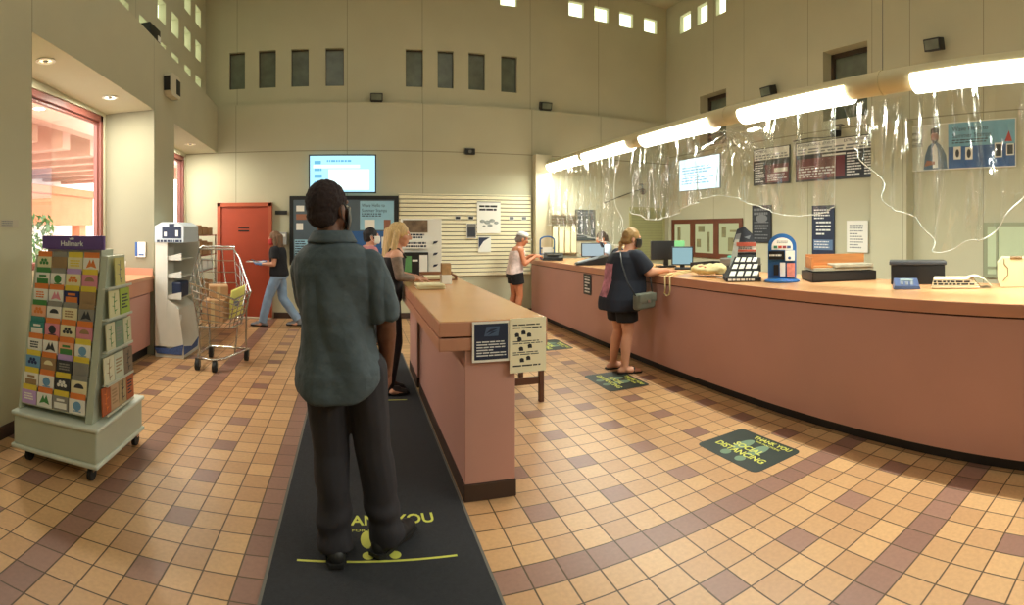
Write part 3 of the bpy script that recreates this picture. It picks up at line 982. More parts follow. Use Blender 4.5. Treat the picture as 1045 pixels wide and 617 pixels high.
t, M, W, H = tagbox('dark grey pouch hanging left of the white poster on the slatted wall', 2.03, 2.21, 1.42, 1.69, m_steel)
fill(t, M, 'printed_label', m_dkprint, (.02, W - .02, .03, .2), d0=0, d1=.004)
t, M, W, H = tagbox('blue and white card under the white poster on the slatted wall', 2.245, 2.485, 1.165, 1.455, m_white)
b = B(); b.prism([(.01, .27), (.22, .27), (.10, .2), (.03, .1), (.01, .06)], M, 0, .002); b.done('blue_swoosh', m_navy, t, w=True)
t, M, W, H = tagbox('small yellow square sign on the left of the slatted wall', .98, 1.14, 1.52, 1.68, mat('yellow_card', (236, 224, 120), .7))
for x, lab in ((1.82, 'small dark hook tag left of centre on the slatted wall'), (2.06, 'small dark hook tag above the grey pouch'), (2.83, 'small pale hook tag right of the white poster'), (3.07, 'small pale hook tag at the right end of the slatted wall')):
    t, M, W, H = tagbox(lab, x, x + .1, 1.755, 1.82, m_dkprint if x < 2.5 else m_grey_ink)
    b = B(); b.cyl((x + .05, 9.15, 1.80), (x + .05, 9.06, 1.80), .005, n=6); b.done('hook', m_chrome, t, w=True)

# back wall behind the counter
t = thing('wall_shelf', 'pale wire shelf rack hanging on the back wall over the far counter end', 'shelf rack', (3.95, 9.18, 1.1))
b = B()
for z in (1.84, 1.76, 1.70, 1.12):
    b.box(3.66, 4.22, 9.10, 9.195, z, z + .014)
for x in (3.68, 3.94, 4.20):
    b.box(x - .008, x + .008, 9.17, 9.197, 1.1, 1.9)
b.done('shelf_frame', mat('brown_rack', (128, 104, 70), .5), t, w=True)
b = B()
for k in range(4):
    b.box(3.69 + k * .13, 3.79 + k * .13, 9.12, 9.19, 1.135, 1.65, bev=.003)
b.done('leaflet', mat('cream_leaflet', (224, 216, 176), .7, vary=.1, scale=5), t, w=True)
t, M, W, H = board('poster', 'dark grey poster on the back wall behind the clerk', 'poster', 'back', 4.19, 4.617, 1.36, 1.965, X=9.18, fm=m_ink)
fill(t, M, 'print', mat('slate_print', (70, 78, 76), .6, vary=.35, scale=16), (.012, W - .012, .012, H - .012))
b = B(); print_lines(b, M, .03, W - .03, H - .13, H - .03, 2, seed=41, h=.6, fill=.95); print_lines(b, M, .03, W - .03, .05, H - .2, 6, seed=42, h=.3); b.done('printed_text', m_grey_ink, t, w=True)
t, M, W, H = board('roller_shutter', 'pale green closed shutter panel in the back wall behind the counter', 'shutter', 'back', 5.40, 6.28, .93, 2.04, X=9.18, fr=.05, fm=mat('pale_green_frame', (176, 172, 120), .6))
fill(t, M, 'shutter_panel', mat('pale_green_shutter', (158, 158, 110), .6, vary=.05), (.05, W - .05, .05, H - .05), d0=-.01, d1=-.003)
b = B()
for k in range(18): panel(b, M, .05, W - .05, .07 + k * .055, .076 + k * .055, -.003, .0)
b.done('slat_line', mat('green_shutter_line', (132, 132, 92), .6), t, w=True)
def camera_thing(label, p, d, wire=None):
    t = thing('security_camera', label, 'camera', p)
    p, d = V(p), V(d)
    b = B(); b.cyl(p, p + d * .16, .05, .06, n=14); b.done('body', m_black, t, w=True)
    b = B(); b.cyl(p + V((0, 0, .0)), p + V((0, 0, .12)), .018, n=10); b.box(p.x - .05, p.x + .05, p.y - .05, p.y + .05, p.z + .11, p.z + .13); b.done('mount', m_steel, t, w=True)
    if wire:
        b = B(); b.tube([V(q) for q in wire], .008, 6); b.done('cable', m_black, t, w=True)
camera_thing('small black camera with a trailing wire on the back wall behind the counter', (5.62, 9.05, 2.38), (-.3, -.8, -.25), [(5.6, 9.1, 2.4), (5.1, 9.17, 2.22), (4.8, 9.18, 2.1)])
camera_thing('small camera bracket below the nearer dark window with a drooping cable', (6.28, 4.62, 3.02), (-.7, .5, -.1), [(6.3, 4.7, 3.0), (6.35, 5.0, 3.0), (6.36, 5.3, 3.03), (6.37, 5.64, 3.02)])

# right wall, under the boards
t, M, W, H = board('pass_window', 'brown framed three-pane interior window low on the right wall', 'interior window', 'right', 6.86, 9.06, 1.03, 1.785, fr=.09, fm=mat('brown_window_frame', (104, 56, 36), .45, vary=.1))
m_lit = emission('lit_back_room', (226, 226, 168), .62)
fill(t, M, 'pane', m_lit, (.09, W - .09, .09, H - .09), d0=-.02, d1=-.016)
b = B(); panel(b, M, .66, .80, .09, H - .09, -.015, .01); panel(b, M, 1.40, 1.54, .09, H - .09, -.015, .01); b.done('mullion', MATS['brown_window_frame'], t, w=True)
b = B()
for q in ((.2, .3, .3, .6), (.85, .98, .2, .36), (.9, 1.1, .5, .62), (1.18, 1.26, .12, .5), (1.62, 1.74, .4, .6), (1.8, 1.95, .15, .4), (1.85, 2.05, .5, .54)):
    panel(b, M, *q, -.016, -.012)
b.done('view_beyond', mat('dim_back_room', (130, 126, 90), .8, vary=.2), t, w=True)
t, M, W, H = board('poster', 'black poster on the right wall just left of the blue brochure spinner', 'poster', 'right', 6.136, 6.60, 1.35, 2.0, fm=m_ink)
fill(t, M, 'print', m_dkprint, (.012, W - .012, .012, H - .012))
b = B(); print_lines(b, M, .04, W - .04, H - .18, H - .04, 2, seed=51, h=.6); print_lines(b, M, .05, W - .05, .05, .38, 6, seed=52, h=.35); b.done('printed_text', m_grey_ink, t, w=True)
b = B(); b.ell(M @ V((W / 2, .42, .0)), (.0015, .15, .07), n=14, m=6); b.done('printed_picture', m_grey_ink, t, w=True)
t, M, W, H = board('poster', 'tall navy notice poster with white columns of text on the right wall', 'poster', 'right', 4.80, 5.235, 1.12, 1.955, fm=m_navy)
fill(t, M, 'print', m_navy, (.012, W - .012, .012, H - .012))
fill(t, M, 'pale_block', mat('steel_blue_print', (96, 124, 160), .6), (.03, W - .03, .14, .30), d0=0, d1=.001)
b = B(); print_lines(b, M, .04, W - .04, H - .22, H - .05, 4, seed=61, h=.5); print_lines(b, M, .08, W - .06, .36, .60, 4, seed=62, h=.45, word=.3); print_lines(b, M @ Matrix.Translation((0, 0, .001)), .05, W - .05, .16, .29, 3, seed=63, h=.4); b.done('printed_text', m_wink, t, w=True)
t, M, W, H = board('notice', 'white notice sheet on the right wall beyond the plastic curtain', 'notice', 'right', 4.18, 4.56, 1.24, 1.71, fm=m_white)
fill(t, M, 'sheet', m_white, (.012, W - .012, .012, H - .012))
b = B(); print_lines(b, M, .05, W - .05, .05, H - .05, 9, seed=71, h=.4); b.done('printed_text', m_grey_ink, t, w=True)
t, M, W, H = board('back_window', 'pale green lit window panel at the right end of the right wall', 'window panel', 'right', 1.0, 2.383, .95, 1.67, fr=.05, fm=mat('sage_frame', (150, 156, 126), .6))
fill(t, M, 'pane', mat('pale_green_pane', (190, 204, 168), .4, vary=.08, scale=2), (.05, W - .05, .05, H - .05))
fill(t, M, 'mullion', MATS['sage_frame'], (.17, .2, .05, H - .05), (.62, .66, .05, H - .05), (.05, W - .05, .12, .15), d0=0, d1=.012)

# things on and near the ledges
def lamp_box(label, p, rz=0):
    t = thing('ledge_light', label, 'floodlight', p, rz, 'black floodlights on the ledges')
    b = B(); b.box(-.11, .11, -.07, .07, .03, .17, bev=.008, M=Matrix.Rotation(.25, 4, 'X')); b.done('housing', m_black, t)
    b = B(); b.box(-.10, .10, -.05, .05, 0, .03); b.done('bracket', m_black, t)
    b = B(); b.box(-.09, .09, -.078, -.072, .05, .15, M=Matrix.Rotation(.25, 4, 'X')); b.done('glass_face', m_smoke, t)
lamp_box('black floodlight on the back wall ledge above the television', (.42, 9.245, 3.83))
lamp_box('black floodlight on the back wall ledge above the slatted wall', (3.58, 9.245, 3.83))
def wall_flood(label, p):
    t = thing('ledge_light', label, 'floodlight', p, 0, 'black floodlights on the ledges')
    b = B(); b.box(-.1, .06, -.12, .12, 0, .16, bev=.008, M=Matrix.Rotation(-.3, 4, 'Y')); b.done('housing', m_black, t)
    b = B(); b.box(.0, .095, -.02, .02, .06, .1); b.done('mount', m_black, t)
    b = B(); b.box(-.108, -.1, -.1, .1, .02, .14, M=Matrix.Rotation(-.3, 4, 'Y')); b.done('glass_face', m_smoke, t)
wall_flood('black floodlight on the right wall between the two dark windows', (6.3, 6.09, 3.83))
wall_flood('black floodlight on the right wall right of the nearer dark window', (6.3, 3.05, 3.98))
t = thing('ledge_light', 'black floodlight on the left ledge below the small square openings', 'floodlight', (-2.585, 6.28, led(6.28) + .016), 0, 'black floodlights on the ledges')
b = B(); b.box(-.06, .1, -.22, .14, .01, .19, bev=.01); b.done('housing', m_black, t)
b = B(); b.box(.1, .106, .04, .13, .03, .10); b.done('glass_face', m_white, t)
t = thing('wall_sensor', 'small dark box on the seam of the back wall above the slatted wall', 'sensor', (2.1, 9.17, 2.93))
b = B(); b.box(2.0, 2.19, 9.13, 9.19, 2.93, 3.04, bev=.008); b.done('box', m_black, t, w=True)
b = B(); b.cyl((2.095, 9.13, 2.985), (2.095, 9.118, 2.985), .03); b.done('sensor_frame', m_steel, t, w=True)

t = thing('wall_speaker', 'white eight-sided speaker with a dark face on the beam above the left window bays', 'speaker', (-2.4, 6.62, 3.38))
M = wall_frame('left', (XL, 6.62, 3.51))
b = B(); b.prism([(-.20, -.10), (-.14, -.15), (.14, -.15), (.20, -.10), (.20, .10), (.14, .15), (-.14, .15), (-.20, .10)], M, .002, .11); b.done('housing', mat('off_white_plastic', (206, 200, 176), .5), t, w=True)
b = B(); panel(b, M, .02, .17, -.10, .10, .11, .118, bev=.003); b.done('grille_frame', m_black, t, w=True)
b = B(); panel(b, M, -.208, -.2005, -.095, .095, .012, .10); b.done('side_grille', m_black, t, w=True)

# recessed downlights in the bay soffits
for lab, x, y in (('round recessed downlight nearest the camera in the front bay soffit', -2.72, 4.06), ('round recessed downlight at the far end of the front bay soffit', -2.72, 5.40), ('round recessed downlight in the far bay soffit', -2.68, 8.3)):
    z = sof(y)
    t = thing('ceiling_downlight', lab, 'downlight', (x, y, z - .01), 0, 'recessed downlights of the window bays')
    b = B(); b.lathe([(.066, .008), (.09, .008), (.094, .0), (.068, -.004), (.066, .008)], n=28, cap=False); b.done('trim_ring', m_white, t, smooth=True)
    b = B(); b.lathe([(.06, .009), (.06, .0075)], n=24); b.done('lamp', m_lens if y > 5 and y < 6 else emission('warm_bulb', (255, 226, 170), 3), t)
    b = B(); b.lathe([(.03, .006), (.022, -.004)], n=20); b.done('bulb', m_steel, t)
    light('downlight', 'AREA', (x, y, z - .02), 40, (1, .93, .78), .1)

t = thing('wall_sign', 'small pale sign on the left pier above the card rack', 'sign', (XL + .01, 3.15, 1.595))
M = wall_frame('left', (XL, 3.03, 1.595))
b = B(); panel(b, M, 0, .23, 0, .06, .002, .008); b.done('frame', mat('grey_sign', (188, 180, 158), .5), t, w=True)
b = B(); print_lines(b, M @ Matrix.Translation((0, 0, .008)), .02, .16, .008, .054, 3, seed=78, h=.5); b.done('printed_text', m_grey_ink, t, w=True)
t, M, W, H = board('wall_sign', 'small dark plate on the back wall right of the red door', 'sign', 'back', -1.38, -1.165, 1.845, 1.915, X=9.185, fr=.006, fm=m_black)
fill(t, M, 'plate', m_black, (.006, W - .006, .006, H - .006))
t = thing('paper_dispenser', 'grey wall dispenser with a red label right of the red door', 'dispenser', (-1.265, 9.13, 1.22))
b = B(); b.box(-1.37, -1.16, 9.07, 9.19, 1.31, 1.53, bev=.01); b.done('housing', mat('grey_plastic', (158, 160, 158), .4), t, w=True)
b = B(); b.box(-1.35, -1.18, 9.062, 9.071, 1.45, 1.50); b.done('mount_slot', m_white, t, w=True)
b = B(); b.box(-1.36, -1.24, 9.12, 9.19, 1.14, 1.26, bev=.004); b.done('red_label', m_red, t, w=True)
# ------------------------------------------------------------------ greeting card rack
m_rack = mat('grey_green_enamel', (176, 182, 162), 0.4, vary=.05, scale=4)
m_rack2 = mat('pale_grey_enamel', (198, 202, 186), 0.38, vary=.04)
m_purple = mat('purple_header', (96, 72, 136), 0.5)
rk = thing('card_rack', 'wheeled grey-green greeting card rack with a purple header by the front left window', 'card rack', (-1.85, 3.16, 0))
def frustum(b, z0, z1, a0, a1, f0, f1):
    x0, x1, y0, y1 = a0; X0, X1, Y0, Y1 = a1
    b.loft([[V((x0, y0, z0)), V((x1, y0, z0)), V((x1, y1, z0)), V((x0, y1, z0))], [V((X0, Y0, z1)), V((X1, Y0, z1)), V((X1, Y1, z1)), V((X0, Y1, z1))]])
b = B(); b.box(-2.16, -1.52, 2.83, 3.55, .12, .335, bev=.012); b.done('base', m_rack, rk, w=True)
b = B(); b.box(-2.175, -1.505, 2.815, 3.565, .318, .348, bev=.013, seg=3); b.box(-2.175, -1.505, 2.815, 3.565, .095, .125, bev=.012, seg=3); b.done('base_moulding', m_rack2, rk, w=True)
for x, y in ((-2.08, 2.91), (-1.58, 2.88), (-2.08, 3.48), (-1.55, 3.49)):
    b = B(); b.cyl((x - .014, y, .042), (x + .014, y, .042), .042, n=20); b.done('caster', m_rubber, rk, w=True, smooth=True)
    b = B(); b.box(x - .022, x + .022, y - .02, y + .02, .06, .104); b.done('caster_fork', m_chrome, rk, w=True)
b = B(); frustum(b, .345, 1.44, (-2.115, -1.60, 2.99, 3.42), (-2.10, -1.66, 3.165, 3.34), 0, 0); b.done('core', m_rack, rk, w=True)
fy = lambda z: 2.885 + (z - .35) * .21         # sloping front plane
for x0, x1 in ((-2.155, -2.135), (-1.625, -1.575)):
    b = B()
    dx = .0
    b.loft([[V((x0, y, z)) for y in (yy0, yy1)] + [V((x1, y, z)) for y in (yy1, yy0)] for z, yy0, yy1, q in ((.35, 2.875, 3.46, 1), (1.40, fy(1.40) - .01, 3.36, -1))])
    b.done('side_panel', m_rack, rk, w=True)
b = B(); b.box(-2.12, -1.62, 3.12, 3.15, 1.44, 1.535, bev=.004); b.done('header', m_purple, rk, w=True)
text('Hallmark', .05, wall_frame('back', (-1.87, 3.118, 1.48)), m_wink, rk, name='header_lettering', bold=.0008)
M = wall_frame('back', (-1.87, 3.1185, 1.508))
b = B(); b.prism([(-.016, 0), (-.02, .014), (-.009, .007), (0, .018), (.009, .007), (.02, .014), (.016, 0)], M, 0, .001); b.done('header_crown', m_wink, rk, w=True)
ROWS = 9
zrow = lambda k: 1.300 - k * .113
b = B()
for k in range(ROWS):
    z = zrow(k); y = fy(z)
    b.box(-2.133, -1.63, y - .003, y + .06, z - .012, z - .006)
b.done('card_shelf', m_rack2, rk, w=True)
WH, CR, GY = (232, 230, 220), (226, 218, 176), (138, 136, 128)
OR, YE, GN, TE, LI, PK, NV, BL, BK, BR, SA = (222, 128, 62), (224, 200, 70), (70, 134, 72), (60, 132, 124), (188, 156, 208), (218, 142, 158), (38, 50, 96), (110, 156, 192), (56, 58, 62), (156, 128, 92), (232, 174, 138)
CARDS = [  # colour of card, of its art, of the envelope strip, words
 [(CR, GN, OR, 'pale green'), (BR, BR, GY, 'plain brown'), (CR, YE, YE, 'cream'), (WH, OR, OR, 'white')],
 [(WH, GN, GN, 'green topped'), (WH, GN, GY, 'white leafy'), (CR, OR, LI, 'spotted cream'), (PK, BR, YE, 'pink rounded')],
 [(WH, OR, OR, 'white fruit'), (WH, PK, OR, 'striped white'), (NV, OR, YE, 'navy'), (BR, BR, YE, 'blank brown')],
 [(SA, OR, GN, 'peach'), (WH, BK, GY, 'white winged'), (CR, BR, GY, 'tan checked'), (GY, BK, BR, 'dull grey')],
 [(TE, WH, TE, 'teal'), (PK, BK, OR, 'pale pink arch'), (CR, BK, OR, 'grey leaf'), (PK, BR, OR, 'pink fan')],
 [(WH, BK, OR, 'white lettered'), (WH, BK, OR, 'bold black lettered'), (SA, GN, OR, 'sage'), (WH, BL, YE, 'white with blue')],
 [(BL, NV, YE, 'sky blue'), (BR, CR, OR, 'brown with two discs'), (BK, GY, LI, 'dark grey'), (GY, GY, YE, 'plain grey')],
 [(WH, BR, YE, 'white turkey'), (WH, BL, OR, 'white and blue'), (BK, WH, YE, 'black lettered'), (CR, BK, GY, 'cream banded')],
 [(LI, WH, YE, 'lilac topped'), (WH, GN, OR, 'white and green'), (GY, WH, YE, 'dark grey scripted'), (WH, BL, OR, 'white with blue edge')],
]
ordn = ['one', 'two', 'three', 'four', 'five', 'six', 'seven', 'eight', 'nine']
colw = ['first', 'second', 'third', 'fourth']
rc = random.Random(11)
def cm(c): return mat('card_%d_%d_%d' % c, c, .7, vary=.03, scale=10)
for k in range(ROWS):
    for j in range(4):
        face, art, env, word = CARDS[k][j]
        z = zrow(k)
        x = -2.130 + j * .1262
        y = fy(z)
        hh = .155 if k < 8 else .15
        ang = .03
        M = frame((1, 0, 0), (0, math.sin(ang), math.cos(ang)), (x, y - .006, z - .002))
        t = thing('greeting_card', '%s greeting card in row %s, %s column of the rack front' % (word, ordn[k], colw[j]), 'greeting card', (x + .06, y, z), group='greeting cards on the front of the rack')
        w_ = .118
        b = B(); b.box(0, w_, 0, .090, -.004, .004, M=M); b.done('front', cm(face), t, w=True)
        b = B(); b.box(.002, w_ - .002, 0, .127, -.009, -.005, M=M); b.done('envelope', cm(env), t, w=True)
        b = B(); st = (k * 4 + j) % 6
        if st == 0:
            for q in range(5): b.prism([(.03 + q * .013 + .012 * math.cos(a), .045 + .02 * (q % 2) + .012 * math.sin(a)) for a in [2 * PI * i / 10 for i in range(10)]], M, .004, .0045 + q * .0002)
        elif st == 1: b.prism([(.06 + .036 * math.cos(a), .045 + .03 * math.sin(a)) for a in [PI * i / 14 for i in range(15)]], M, .004, .005)
        elif st == 2: print_lines(b, M @ Matrix.Translation((0, 0, .004)), .02, .1, .025, .075, 3, h=.6, seed=k * 9 + j, word=.3)
        elif st == 3: b.prism([(.02, .02), (.05, .08), (.06, .05), (.075, .082), (.10, .02), (.06, .032)], M, .004, .005)
        elif st == 4: b.box(.012, w_ - .012, .012, .05, .004, .005, M=M); b.box(.03, .09, .06, .075, .004, .005, M=M)
        else:
            b.prism([(.06 + .03 * math.cos(a), .05 + .03 * math.sin(a)) for a in [2 * PI * i / 14 for i in range(14)]], M, .004, .005); b.box(.03, .09, .014, .02, .004, .005, M=M)
        b.done('artwork', cm(art), t, w=True)
# side of the rack, facing the floor
sx_ = lambda z: -1.562
side = [(1.20, [((200, 190, 120), GY, 'tall olive')]), (1.0, [((212, 206, 160), GN, 'cream botanical'), ((150, 172, 70), BK, 'lime leaf')]),
        (.79, [((206, 202, 168), GN, 'ivory stem'), ((120, 140, 116), GY, 'sage green'), ((196, 194, 160), GN, 'pale fern')]),
        (.575, [((212, 208, 178), BR, 'ivory blossom'), ((196, 200, 176), BR, 'pale twig'), ((130, 112, 92), BK, 'brown flowered')]),
        (.385, [((176, 92, 52), OR, 'rust orange'), ((190, 158, 124), BR, 'tan portrait'), ((172, 150, 112), BK, 'black dotted'), ((176, 98, 60), BK, 'copper')])]
b = B()
for k, (z, cs) in enumerate(side):
    b.box(sx_(z) + .002, sx_(z) + .045, 2.98, 3.40 - (z - .35) * .05, z - .012, z - .006); b.box(sx_(z) + .041, sx_(z) + .045, 2.98, 3.40 - (z - .35) * .05, z - .012, z + .004)
    n = len(cs)
    yA, yB = 2.93 + (z - .35) * .15, 3.43 - (z - .35) * .10
    wd_ = min(.15, (yB - yA) / n - .006)
    for j, (face, art, word) in enumerate(cs):
        y0 = yA + (yB - yA) * (j + .5) / n - wd_ / 2
        M = frame((0, 1, 0), (-.05, 0, 1), (sx_(z) + .028, y0, z - .001))
        t = thing('greeting_card', '%s card on the right side of the card rack, %s tier' % (word, ['topmost', 'second', 'middle', 'fourth', 'lowest'][k]), 'greeting card', (sx_(z) + .028, y0 + wd_ / 2, z), group='cards on the side of the rack')
        hh = .175 if k else .19
        bb = B(); bb.box(0, wd_, 0, hh, -.004, .004, M=M); bb.done('front', cm(face), t, w=True)
        bb = B()
        if j % 2 == 0:
            bb.tube([M @ V((wd_ * .5, .02, .005)), M @ V((wd_ * .45, hh * .5, .005)), M @ V((wd_ * .55, hh * .9, .005))], .002, 5)
            for q in range(4): bb.prism([(wd_ * .5, hh * (.2 + q * .17)), (wd_ * (.2 if q % 2 else .8), hh * (.27 + q * .17)), (wd_ * .5, hh * (.25 + q * .17))], M, .004, .006)
        else: print_lines(bb, M @ Matrix.Translation((0, 0, .004)), wd_ * .15, wd_ * .85, hh * .2, hh * .8, 5, seed=k * 5 + j, h=.5, word=.4)
        bb.done('artwork', cm(art), t, w=True)
b.done('side_shelf', m_rack2, rk, w=True)

# ------------------------------------------------------------------ desk in the front bay
m_desktop = mat('desk_laminate', (206, 150, 112), .35, vary=.05)
t = thing('bay_desk', 'brown built-in desk with a tan top in the front window bay behind the card rack', 'desk', (-2.8, 5.2, 0))
b = B(); b.box(-3.12, -2.44, 3.6, 6.09, .96, 1.0, bev=.004); b.done('desktop', m_desktop, t, w=True)
b = B(); b.box(-3.12, -2.455, 4.3, 6.09, .80, .96, bev=.003); b.done('apron', m_fascia, t, w=True)
b = B(); b.box(-3.10, -2.50, 5.05, 6.09, .12, .80); b.box(-2.5, -2.478, 5.1, 6.04, .14, .78, bev=.003); b.done('cabinet', m_panel, t, w=True)
b = B(); b.box(-3.08, -2.54, 5.07, 6.09, 0, .12); b.done('toe_kick', m_toe, t, w=True)
b = B(); b.box(-3.12, -2.46, 6.075, 6.095, 1.0, 1.09); b.done('backsplash', m_fascia, t, w=True)
t = thing('leaflet_stand', 'zebra patterned leaflet standing on the bay desk behind the card rack', 'leaflet', (-2.56, 5.3, 1.006))
b = B(); b.box(-.07, .07, -.003, .003, 0, .22, M=Matrix.Rotation(-.2, 4, 'X')); b.done('sheet', m_white, t)
b = B()
for q in range(6): b.prism([(-.065 + q * .02, .01 + q * .02), (-.045 + q * .02, .015 + q * .012), (-.02 + q * .014, .10 + q * .018), (-.04 + q * .014, .10 + q * .018)], Matrix.Rotation(-.2, 4, 'X') @ frame((1, 0, 0), (0, 0, 1), (0, -.003, 0)), 0, .001)
b.done('artwork', m_ink, t)
t = thing('wall_sign', 'blue and white card sign on the reveal at the far end of the front bay', 'sign', (-2.62, 6.08, 1.22))
b = B(); b.box(-2.70, -2.56, 6.075, 6.095, 1.23, 1.42); b.done('frame', m_white, t, w=True)
b = B(); b.box(-2.70, -2.665, 6.071, 6.076, 1.24, 1.42); b.box(-2.65, -2.58, 6.071, 6.076, 1.25, 1.27); b.done('blue_edge', m_blue, t, w=True)

# ------------------------------------------------------------------ mailing supplies stand
m_card = mat('white_corrugated', (206, 204, 192), .75, vary=.05, scale=5)
m_bluehalf = mat('halftone_blue', (64, 86, 136), .6, vary=.3, scale=50)
t = thing('mailer_stand', 'tall white cardboard mailing supplies stand beside the left pier', 'display stand', (-2.25, 6.55, 0))
b = B(); b.box(-2.40, -2.37, 6.27, 6.9, .02, 1.42); b.box(-2.40, -2.02, 6.87, 6.9, .02, 1.42); b.box(-2.40, -2.02, 6.25, 6.9, 0, .14, bev=.004); b.box(-2.40, -2.24, 6.25, 6.275, .1, 1.42); b.done('cabinet', m_card, t, w=True)
b = B()
for z in (.45, .72, .98, 1.2):
    b.box(-2.37, -2.1, 6.28, 6.87, z, z + .012)
    b.loft([[V((-2.24, 6.27, z)), V((-2.06, 6.27, z)), V((-2.06, 6.28, z)), V((-2.24, 6.28, z))], [V((-2.24, 6.27, z + .05)), V((-2.06, 6.27, z + .09)), V((-2.06, 6.28, z + .09)), V((-2.24, 6.28, z + .05))]])
b.done('shelf', m_card, t, w=True)
b = B()
b.loft([[V((-2.24, 6.24, .14)), V((-2.02, 6.24, .14)), V((-2.02, 6.87, .14)), V((-2.24, 6.87, .14))], [V((-2.24, 6.255, .72)), V((-2.09, 6.255, .60)), V((-2.09, 6.87, .60)), V((-2.24, 6.87, .72))]])
b.done('lower_bin', m_card, t, w=True)
b = B(); b.prism([(0, .10), (.03, .03), (.36, .03), (.38, .16), (.20, .10), (0, .10)], wall_frame('back', (-2.40, 6.238, .02)), 0, .005); b.prism([(0, .05), (.55, .05), (.60, .16), (.3, .1), (0, .16)], wall_frame('left', (-2.022, 6.25, .0)) @ Matrix.Diagonal((1, 1, -1, 1)), -.006, -.001); b.done('blue_print', m_bluehalf, t, w=True)
b = B(); b.box(-2.20, -2.07, 6.30, 6.6, .735, .93, bev=.02); b.done('blue_pouch', m_navy, t, w=True)
b = B(); b.prism([(-.38 / 2 + .0, 0), (.19, 0), (.19, .20), (.10, .25), (-.10, .25), (-.19, .20)], wall_frame('back', (-2.21, 6.235, 1.42)), -.6, 0); b.done('header', m_lblue if False else mat('pale_grey_header', (190, 200, 206), .6), t, w=True)
M = wall_frame('back', (-2.21, 6.234, 1.42))
b = B(); panel(b, M, -.09, .16, .05, .19, 0, .002); panel(b, M, .0, .07, .19, .23, 0, .002); print_lines(b, M, -.16, .17, .0, .035, 1, seed=3, h=.8, fill=1); b.done('header_print', m_navy, t, w=True)
b = B(); panel(b, M, -.065, -.03, .075, .13, .002, .004); panel(b, M, .085, .12, .075, .15, .002, .004); b.done('header_mark', m_wink, t, w=True)
t.location.y -= .24
# shelf of cartons behind the stand
t = thing('carton_shelf', 'wall shelf rack of flat mailing cartons between the stand and the red door', 'shelf rack', (-2.62, 7.7, 0))
b = B()
for z in (.5, .95, 1.18, 1.48): b.box(-2.98, -2.20, 7.2, 8.2, z, z + .015)
b.done('shelf_board', m_chrome, t, w=True)
b = B()
for x in (-2.97, -2.22):
    for y in (7.21, 8.17): b.box(x, x + .02, y, y + .02, 0, 1.5)
b.done('post', m_chrome, t, w=True)
n_ = 0
for z, lab, m_, h in ((1.195, 'upper', m_kraft, .24), (1.495, 'top', m_kraft, .15), (.965, 'middle', m_white, .18), (.515, 'lower', m_kraft, .34)):
    for j in range(3):
        y0 = 7.26 + j * .3
        q = B(); q.box(-2.80, -2.24, y0, y0 + .24, z + .001, z + h * (1 - .12 * j), bev=.006)
        o = q.done('carton', m_, label=None); tag(o, '%s carton on the %s shelf of the rack beside the red door, %s along' % ('white' if m_ is m_white else 'brown', lab, ['nearest', 'middle', 'farthest'][j]), 'carton', 'cartons on the wall rack')

# ------------------------------------------------------------------ wire cart
ct = thing('wire_cart', 'chrome wire shopping cart standing in front of the red door', 'cart', (-1.52, 5.85, 0))
T = [V((-1.92, 6.32, 1.33)), V((-1.48, 6.36, 1.33)), V((-1.20, 5.95, .86)), V((-1.82, 5.55, 1.0))]    # rim
T2 = [V((-1.92, 6.32, 1.33)), V((-1.48, 6.36, 1.33)), V((-1.39, 6.3, 1.22)), V((-1.20, 6.05, .84)), V((-1.30, 5.62, .80)), V((-1.79, 5.54, .98))]
Bq = [V((-1.76, 6.2, .50)), V((-1.38, 6.22, .50)), V((-1.33, 6.12, .5)), V((-1.30, 5.95, .48)), V((-1.36, 5.62, .48)), V((-1.70, 5.58, .5))]
b = B(); b.tube(T2, .012, 8, closed=True); b.tube(Bq, .010, 8, closed=True); b.done('rim', m_chrome, ct, w=True, smooth=True)
b = B()
for f_ in (.17, .34, .5, .67, .84): b.tube([t0.lerp(q, f_) for t0, q in zip(T2, Bq)], .006, 6, closed=True)
N = len(T2)
for k in range(N):
    n = 3 if (T2[k] - T2[(k + 1) % N]).length > .3 else 1
    for j in range(n):
        s_ = j / n
        b.tube([T2[k].lerp(T2[(k + 1) % N], s_), Bq[k].lerp(Bq[(k + 1) % N], s_)], .006, 6)
for j in range(1, 6): b.tube([Bq[5].lerp(Bq[4], j / 6), Bq[0].lerp(Bq[1], j / 6)], .0045, 6)
b.done('basket_wires', m_chrome, ct, w=True, smooth=True)
b = B()
b.tube([(-1.74, 6.2, .14), (-1.76, 5.75, .14), (-1.70, 5.58, .14), (-1.52, 5.53, .14), (-1.42, 5.62, .14), (-1.25, 6.16, .14)], .014, 10)
b.tube([(-1.74, 6.2, .14), (-1.25, 6.16, .14)], .012, 8)
b.tube([(-1.27, 6.1, .14), (-1.27, 6.12, .6), (-1.22, 6.07, .86)], .012, 8); b.tube([(-1.74, 6.18, .14), (-1.75, 6.19, .5)], .012, 8); b.tube([(-1.36, 5.9, .14), (-1.34, 5.95, .48)], .011, 8); b.tube([(-1.73, 5.7, .14), (-1.71, 5.64, .5)], .011, 8)
b.done('chassis', m_chrome, ct, w=True, smooth=True)
b = B(); b.tube([(-1.92, 6.32, 1.33), (-1.91, 6.42, 1.36), (-1.49, 6.46, 1.36), (-1.48, 6.36, 1.33)], .014, 10); b.done('handle', m_chrome, ct, w=True, smooth=True)
